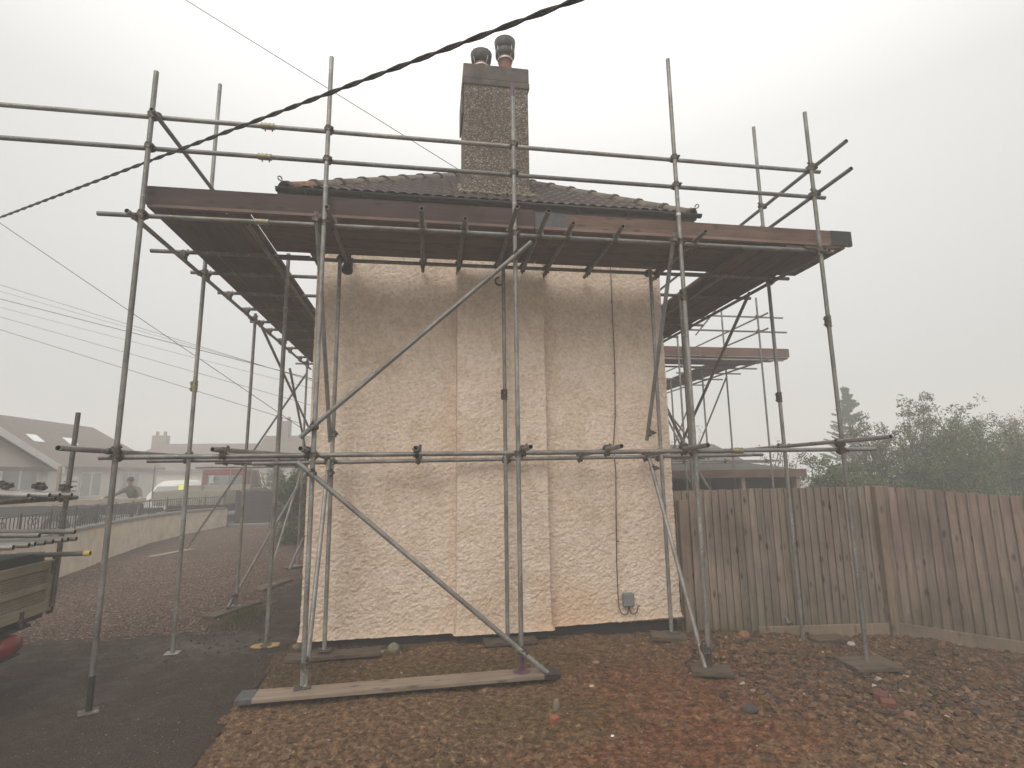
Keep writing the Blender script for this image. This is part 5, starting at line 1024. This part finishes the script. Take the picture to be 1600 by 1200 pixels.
for sx in (-1,1):
    hp = pvx(sx*.10,.53,1.08,.10,pel); kn = pvx(sx*.13,.50,.72,.065,hp); an = pvx(sx*.14,.60,.32,.045,kn); pvx(sx*.15,.45,.28,.045,an)
def pick(c):
    x,y,z = c.x-PX,c.y-PY,c.z-PZ
    if z > 1.79 or (y < -.46 and z < 1.46): return 0
    return 1 if z > 1.16 else 2
person = skin_body('person', pv, pe, pr, [M_skin,M_jkt,M_trs], None, pick)
tag(person, 'person in a grey green jacket leaning over the trailer with both hands on the planks', 'person')
mb = MB(); mb.lathe([(.001,.125),(.06,.11),(.098,.05),(.104,-.01),(.09,-.05)], (PX-.02,PY+.012,1.965+PZ), 16, axis=(0,.25,1)); mb.build('hair', M_hair, person)
mb = MB()
for sx in (-1,1): mb.lathe([(.001,-.012),(.012,0),(.001,.012)], (PX-.02+sx*.036,PY-.098,1.965+PZ), 8); mb.lathe([(.001,-.03),(.016,0),(.001,.03)], (PX-.02+sx*.10,PY+.0,1.95+PZ), 8)
mb.lathe([(.001,.03),(.013,-.01),(.001,-.02)], (PX-.02,PY-.115,1.94+PZ), 8); mb.box((PX-.05,PY-.105,1.895+PZ),(PX+.01,PY-.085,1.903+PZ)); mb.build('face_features', M_skin, person)

# ------------------------------------------------------------------ the flatbed lorry at left
lo = empty('flatbed_lorry', (-5.4,5.5,0), 'rear corner of a beige dropside flatbed lorry loaded with scaffold tubes at left', 'lorry')
M_drop = wood_mat('beige_dropside_board', (0.24,0.205,0.15), (0.38,0.335,0.25), 1, knots=0.1)
TX,TY0,TY1 = -3.85,4.45,6.50
mb = MB(); mb.box((TX-.03,TY0,.655),(TX,TY1,.70)); 
for z0,z1 in ((.66,.765),(.885,.945),(1.085,1.165)): mb.box((TX-.03,TY0,z0),(TX+.012,TY1,z1))
for y in (TY1-.10,TY0+.5,TY0): mb.box((TX-.03,y,.66),(TX+.014,y+.075,1.163))
for i in range(18): z = .70+i*.0245; mb.box((TX-.05,TY0,z),(TX-.012,TY1-.04,z+.017))
mb.build('tailboard', M_drop, lo, bevel=0.003)
for y in (4.75,5.4,6.05): mb = MB(); mb.box((TX-.01,y,.60),(TX+.022,y+.05,.735)); mb.tube((TX+.01,y-.02,.655),(TX+.01,y+.07,.655),.016); mb.build('hinge', M_coup, lo, bevel=.002)
mb = MB(); mb.box((TX+.0,TY1-.085,1.03),(TX+.03,TY1-.02,1.15)); mb.tube((TX+.035,TY1-.05,1.06),(TX+.035,TY1-.05,1.17),.011); mb.build('latch', M_coup, lo)
mb = MB(); mb.box((-8.5,TY1-.035,.66),(TX-.035,TY1,1.16)); mb.box((-8.5,TY0,.66),(TX-.035,TY0+.035,1.16)); mb.build('side_board', M_drop, lo, bevel=0.003)
mb = MB(); mb.box((-8.5,TY0+.04,.60),(TX-.04,TY1-.04,.66)); mb.box((-8.5,5.0,.42),(TX-.15,5.12,.6)); mb.box((-8.5,5.95,.42),(TX-.15,6.07,.6)); mb.box((TX-.03,TY1-.01,.62),(TX+.0,TY1+.05,1.2)); mb.build('chassis', M_chas, lo)
mb = MB(); mb.box((TX-.10,5.2,.555),(TX-.01,6.22,.585)); mb.box((TX-.10,5.2,.32),(TX-.02,6.18,.345)); mb.tube((TX-.02,6.24,.575),(TX-.02,6.16,.60),.02); mb.box((TX-.10,6.0,.34),(TX-.07,6.05,.6)); mb.build('lamp_bracket', M_chas, lo, bevel=0.006)
mb = MB(); mb.lathe([(.001,.05),(.085,.045),(.10,.02),(.10,-.05),(.001,-.05)], (0,0,0), 22, axis=(1,0,0)); 
mb.v = [(TX-.02+x, 6.0+y*1.5, .45+z*.95) for x,y,z in mb.v]; mb.build('tail_light', plain('red_tail_lens',(0.22,0.012,0.01),0.25,0,.1,spec=.7), lo)
for x in (-5.2,-7.6):
    for y in (4.75,6.2): wheel(x,y,.40,.38,.24,lo,'Y')
pst = pipe('upright', (TX+.03,6.47,.70), (TX+.01,6.56,2.715), lo, M_steel_dark, 'leaning scaffold tube fixed as a rear upright')
pipe('cross_bar', (TX-.02,4.6,1.795), (TX-.02,6.75,1.785), lo, M_steel_dark); coupler((TX-.0,6.51,1.79),(0,0,1),(0,1,0),lo)
mb = MB(); mb.box((TX-.3,4.6,1.16),(TX-.06,6.42,1.25)); mb.build('load_bearer', M_chas, lo)
lt = ['scaffold tube in the upper layer on the lorry, ','upper','x']
def load(p0, p1, label, mat=M_steel, r=TR, grp='scaffold tubes loaded on the lorry'):
    return tag(pipe('scaffold_tube', p0, p1, None, mat, None, r), label, 'scaffold tube', grp)
for k,(xe,ye,lb) in enumerate(((-3.66,5.68,'first tube of the four in the top layer on the lorry, nearest the photographer'),(-3.60,5.87,'second tube of the four in the top layer on the lorry'),(-3.62,6.05,'third tube of the four in the top layer on the lorry, close beside the outermost'),(-3.60,6.20,'outermost tube of the top layer on the lorry, touching the leaning upright'))):
    load((xe,ye,1.842-.004*k), (xe-4.2,ye-.02,2.16), lb)
load((-3.80,5.95,1.795),(-8.0,5.93,2.12),'dark tube lying just below the top layer on the lorry, ending short of the others',M_steel_dark)
load((-3.70,6.12,1.792),(-7.9,6.10,2.11),'rusty tube tucked under the outermost tube of the top layer on the lorry',M_steel_dark)
for xe,ye,z,lb in ((-3.63,5.85,1.468,'shorter of the two pale tubes in the middle layer on the lorry'),(-3.52,6.18,1.466,'longer of the two pale tubes in the middle layer on the lorry')): load((xe,ye,z),(xe-4.2,ye+.03,z+.10),lb)
names = ['first','second','third','fourth','fifth','sixth','seventh','eighth']
for k,(px_,ye) in enumerate(((-3.62,5.52),(-3.60,5.68),(-3.62,5.79),(-3.60,5.89),(-3.60,6.00),(-3.58,6.10),(-3.58,6.19),(-3.55,6.27))):
    load((px_,ye,1.400-.002*k),(px_-4.0,ye+.02,1.44),'%s tube from the left in the row of eight open tube ends above the tailboard'%names[k])
load((-3.42,6.29,1.235),(-6.2,6.25,1.235),'dark tube with a yellow painted end poking out over the tailboard corner',M_steel_dark)
mb = MB(); mb.tube((-3.47,6.29,1.235),(-3.416,6.29,1.235),.0275,n=14,hollow=.0205); ye_ = mb.build('painted_end', M_coup_y if False else plain('yellow_paint',(0.55,0.42,0.06),0.5,0,.2), bpy.data.objects['scaffold_tube'] if False else [o for o in bpy.data.objects if o.get('label','').startswith('dark tube with a yellow')][0])
rr = random.Random(9)
cl = [(-3.66,6.18),(-3.80,6.08),(-3.93,6.2),(-4.05,6.0),(-4.2,6.16),(-4.38,5.95),(-4.62,6.12),(-4.9,6.0)]
for k,(x,y) in enumerate(cl):
    o = bpy.data.objects.new('tube_clamp', CME); COL.objects.link(o); place(o, Matrix.Translation((x,y,1.905-.075*(x+3.7)-.0)) @ Matrix.Rotation(rr.random()*3,4,'Z') @ Matrix.Rotation(1.2+rr.random()*.6,4,'X') @ Matrix.Scale(.8,4)); tag(o,'dark clamp left sitting on the top layer of tubes on the lorry','clamp','clamps on the lorry tubes')

# ------------------------------------------------------------------ hedge, dark fence, shrubs and trees
mb = MB(); 
M_dfence = plain('dark_stained_fence', (0.035,0.027,0.025), 0.9, 0, 0.2, 4)
df = empty('dark_fence', (-6.3,22.6,0), 'dark low boarded fence closing the far end of the gravel drive', 'fence')
for i in range(9): mb.box((-7.25,22.3+.012*(i%2),.15+i*.14),(-2.8,22.34+.012*(i%2),.285+i*.14))
mb.build('boards', M_dfence, df)
for x in (-7.2,-5.8,-4.4): mb = MB(); mb.box((x-.05,22.2,0),(x+.05,22.29,1.45)); mb.build('post', M_dfence, df)
M_kerb = plain('concrete_kerb', (0.17,0.16,0.15), 0.9, 0, 0.2, 5)
mb = MB(); mb.box((-7.3,21.75,-.1),(-3.0,22.15,.22)); tag(mb.build('kerb', M_kerb, bevel=.01), kind='structure')
def leaf_mat(name, c1, c2):
    m, t, b, N, L = new_mat(name); a = N('ShaderNodeAttribute'); a.attribute_name='col'
    s = N('ShaderNodeSeparateColor'); L(a.outputs['Color'], s.inputs[0]); c = mixc(t, s.outputs[0], c1, c2); L(c, b.inputs['Base Color']); b.inputs['Roughness'].default_value=0.6; b.inputs['Specular IOR Level'].default_value=0.3; return m
def leaves(centres, rad, per, size, flat=1.0):
    C_ = np.array(centres); n_ = len(C_)*per; c = np.repeat(C_,per,0); r_ = np.repeat(np.atleast_1d(rad) if np.ndim(rad) else np.full(len(C_),rad),per)
    q = RNG.normal(0,1,(n_,3)); q /= np.linalg.norm(q,axis=1)[:,None]; p = c+q*(r_*RNG.random(n_)**0.45)[:,None]*np.array([1,1,flat])
    t1 = RNG.normal(0,1,(n_,3)); t1 /= np.linalg.norm(t1,axis=1)[:,None]; t2 = np.cross(t1,RNG.normal(0,1,(n_,3))); t2 /= np.linalg.norm(t2,axis=1)[:,None]
    s = (size*(0.5+RNG.random(n_)))[:,None]; V = np.stack([p-t1*s,p+t2*s*.45,p+t1*s,p-t2*s*.45],1).reshape(-1,3)
    cc = np.repeat(np.clip(RNG.random(len(C_))[:,None]*.6+RNG.random((len(C_),1))*0+0,0,1),per,0)+RNG.random((n_,1))*.4; return V, np.repeat(np.repeat(cc,3,1),4,0), np.arange(n_*4).reshape(n_,4)
def shrub(name, x, y, z0, h, w_, label, cat, mat, nbr=60, per=60, size=0.05, crad=0.22, sparse=0.0, trunkr=.05, seed=1, group=None, clear=0.0, dens_low=0.0, lower=None, pal_=None):
    rr = random.Random(seed); root = empty(name, (x,y,z0), label, cat, group); tips = []; mb = MB(); nst = 5
    for s in range(nst):
        a = rr.random()*6.283; base = Vector((x+.12*math.cos(a),y+.12*math.sin(a),z0)); out_ = Vector((math.cos(a)*w_*.35*rr.random(),math.sin(a)*w_*.35*rr.random(),h*(.45+.25*rr.random())))
        mid = base+out_; mb.path([base,base+out_*.5+Vector((.05*rr.random(),0,0)),mid],[trunkr,trunkr*.7,trunkr*.45],6)
        for b_ in range(nbr//nst):
            th = rr.random()*6.283; el = rr.uniform(-.25,1.35) if not dens_low else rr.uniform(-.9,1.35); l_ = w_*.5*rr.uniform(.45,1.0)
            st_ = base+out_*rr.uniform(.35 if not dens_low else .1,1); d_ = Vector((math.cos(th)*math.cos(el)*l_,math.sin(th)*math.cos(el)*l_,math.sin(el)*h*.5*rr.uniform(.5,1))); e_ = st_+d_
            if e_.z > z0+h: e_.z = z0+h*rr.uniform(.85,1)
            if e_.z < z0+clear: e_.z = z0+clear+rr.random()*.3
            m_ = st_+d_*.55+Vector((rr.uniform(-.1,.1),rr.uniform(-.1,.1),rr.uniform(0,.15))); mb.path([st_,m_,e_],[trunkr*.35,trunkr*.2,trunkr*.08],4)
            tips.append(tuple(e_)); 
            if rr.random()>sparse: tips.append(tuple(m_))
            for q in range(3): tips.append((e_.x+rr.gauss(0,.16),e_.y+rr.gauss(0,.16),e_.z+rr.gauss(0,.13)))
    mb.build('branches', M_bark, root)
    V,C_,F = leaves(tips, np.array([crad*rr.uniform(.5,1.2) for _ in tips]), per, size); k = V[:,2].reshape(-1,4).min(1) > z0; F = F[k]
    u_,inv = np.unique(F,return_inverse=True); o_ = np_mesh('foliage', V[u_], inv.reshape(-1,4), mat, root, col=C_[u_], origin=(x,y,z0+h/2)); return root
M_bark = plain('dark_bark', (0.055,0.042,0.033), 0.9)
L1 = leaf_mat('evergreen_leaves', (0.028,0.048,0.016), (0.09,0.125,0.042)); L2 = leaf_mat('autumn_leaves', (0.10,0.07,0.035), (0.21,0.15,0.075)); L3 = leaf_mat('olive_leaves', (0.05,0.062,0.025), (0.15,0.155,0.065))
shrub('hedge_bush', -3.35, 17.0, 0, 2.35, 1.6, 'tall green evergreen bush beside the house at the far end of the tarmac path', 'bush', L1, 150, 110, .035, .24, dens_low=1, seed=3)
shrub('hedge_bush', -3.2, 19.0, 0, 2.4, 1.7, 'second green evergreen bush just behind the tall one near the house corner', 'bush', L1, 110, 80, .04, .26, dens_low=1, seed=4)
shrub('shrub', -5.7, 24.8, 0.1, 2.3, 2.3, 'brownish rounded shrub growing behind the dark fence', 'shrub', L3, 70, 50, .05, .24, dens_low=1, seed=5)
shrub('sapling', -7.2, 27.5, 0.2, 2.4, 1.6, 'bare twiggy shrub in front of the pale cottage', 'shrub', L2, 60, 4, .03, .2, seed=6)
G_ = 'shrubs and small trees beyond the fence'
for (x,y,h,w_,lb,mt,sd,kw) in (
  (12.3,13.9,2.35,2.6,'low dark bush beyond the fence just right of the outbuilding',L1,11,dict(nbr=110,per=60,dens_low=1)),
  (13.7,14.2,3.7,2.3,'large loose leaved tree left of the tallest crown beyond the fence corner',L3,12,dict(nbr=130,per=20,sparse=.8,crad=.19)),
  (15.2,14.2,4.15,2.6,'tallest leafy tree standing above the fence corner',L3,13,dict(nbr=140,per=20,sparse=.8,crad=.19)),
  (16.6,14.3,3.85,1.9,'leafy tree with a leaning top right of the tallest crown',L1,14,dict(nbr=90,per=20,sparse=.9,crad=.19)),
  (18.5,14.8,3.75,2.4,'brown leaved tree at the right edge of the photo',L2,15,dict(nbr=110,per=20,sparse=.8,crad=.19)),
  (14.2,12.9,2.7,3.0,'wide dark green bush below the tallest crowns, against the fence line',L1,16,dict(nbr=160,per=60,dens_low=1)),
  (16.2,12.7,2.6,3.0,'dense green bush low at the right beyond the reddish fence',L1,17,dict(nbr=160,per=60,dens_low=1)),
  (18.2,13.0,2.5,2.8,'brownish dense bush in the lower right corner beyond the fence',L3,18,dict(nbr=150,per=60,dens_low=1)),
  (10.9,15.8,3.0,1.9,'thin twiggy tree behind the outbuilding roof',L2,19,dict(nbr=60,per=5,crad=.25)),
  (9.8,19.0,3.5,2.0,'sparse leaved tree rising behind the tiled roof building',L2,20,dict(nbr=60,per=9,crad=.25)),
  (20.5,15.5,3.4,2.6,'bushy tree partly outside the right edge of the photo',L1,21,dict(nbr=100,per=34))):
    shrub('tree' if h>3.2 else 'bush', x, y, -0.2, h+.2, w_, lb, 'tree' if h>3.2 else 'bush', mt, seed=sd, group=G_, size=.036, **{**dict(crad=.24),**kw})
def conifer(x, y, h, label):
    root = empty('conifer', (x,y,-.2), label, 'tree', G_); rr = random.Random(31); mb = MB(); mb.path([(x,y,-.2),(x+.03,y,h*.5),(x,y,h)],[.16,.09,.01],8); mb.build('trunk', M_bark, root)
    tips = []; rads = []; mb = MB(); z = 1.0
    while z < h-.15:
        f = 1-z/h; L_ = 0.15+3.1*f**1.25
        for k in range(4):
            a = rr.random()*6.283; l_ = L_*rr.uniform(.35,1.15); e = Vector((x+math.cos(a)*l_,y+math.sin(a)*l_,z+.02*l_+rr.uniform(-.05,.15)+.10*l_)); m_ = Vector((x+math.cos(a)*l_*.5,y+math.sin(a)*l_*.5,z-.05*l_))
            mb.path([(x,y,z),m_,e],[.03,.02,.006],4)
            for q in np.linspace(.25,1,int(5+l_*6)):
                p = Vector((x,y,z)).lerp(m_,q*2) if q<.5 else m_.lerp(e,q*2-1); tips.append((p.x,p.y,p.z-.03)); rads.append(.16*(1.25-q))
        z += .22*(.4+f)*rr.uniform(.5,1.5)
    mb.build('branches', M_bark, root); V,C_,F = leaves(tips, np.array(rads)*1.15, 16, .05, .6); np_mesh('foliage', V, F, L1, root, col=C_, origin=(x,y,h/2)); return root
conifer(22.8, 26, 6.45, 'tall spiky conifer fading into the fog behind the far right post')

# ------------------------------------------------------------------ overhead wires
M_wireb = plain('black_cable', (0.03,0.03,0.03), 0.6)
def at(px, py, dist):
    d = CM.transposed() @ Vector(((px-800)/833.0,(py-600)/833.0,1.0)); return Vector((0,0,2.0)) + d*(dist)
def wire(a, b, r, label, sag=0.0, twist=0, cat='cable', group=None, mat=None):
    a = Vector(a); b = Vector(b); n_ = 160 if twist else 24; Ln = (b-a).length; d = (b-a).normalized(); s = d.cross(Vector((0,0,1))).normalized(); u = s.cross(d); mb = MB()
    for ph in ((0,math.pi) if twist else (0,)):
        pp = []
        for i in range(n_+1):
            f = i/n_; p = a.lerp(b,f)-Vector((0,0,sag*4*f*(1-f)))
            if twist: an = f*Ln/twist*2*math.pi+ph; p += s*math.cos(an)*r+u*math.sin(an)*r
            pp.append(p)
        mb.path(pp, r, 6)
    o = mb.build('overhead_cable', mat or M_wireb); return tag(o, label, cat, group)
A_ = at(0,340,7.6); B_ = at(900,0,3.1); dd_ = B_-A_
wire(A_-dd_*.35, B_+dd_*.22, 0.0095, 'thick twisted black cable crossing the sky in front of the scaffold', twist=0.46)
wire((-5.35,6.4,9.28), (1.0,6.72,5.70), 0.0042, 'single thin wire slanting down from the top of the photo to the chimney')
wire((-7.43-2.5,10,6.338+1.8), (-2.3,10.2,2.85), 0.006, 'thin wire slanting steeply down through the left group of cables')
wl = ['highest of the pale wires at far left','second highest pale wire at far left','darkest of the middle wires at far left','pale wire just under the darkest one at far left','second lowest wire at far left','lowest wire at far left, sloping down to the hedge']
for k,(ya,yb_,r) in enumerate(((445,522,.008),(455,526,.006),(467,531,.0125),(480,545,.006),(495,566,.008),(515,593,.010))):
    a = at(0,ya,20*1.0); b = at(250,yb_,20*1.0); d = b-a; wire(a-d*.4, b+d*1.0, r*1.1, wl[k], sag=0.0, group='telephone and power wires at left')

# ------------------------------------------------------------------ fog
M_hz = bpy.data.materials.new('fog_air'); M_hz.use_nodes = True; th = M_hz.node_tree; th.nodes.clear()
oo = th.nodes.new('ShaderNodeOutputMaterial'); pv_ = th.nodes.new('ShaderNodeVolumePrincipled'); pv_.inputs['Density'].default_value = 0.0125; pv_.inputs['Color'].default_value = (0.995,0.99,0.98,1); pv_.inputs['Anisotropy'].default_value = 0.0
th.links.new(pv_.outputs[0], oo.inputs['Volume'])
mb = MB(); mb.box((-77,-37,-1.3),(77,92,10.2)); hz = mb.build('haze', M_hz); tag(hz, kind='stuff', label='thick pale fog filling the air', cat='fog')
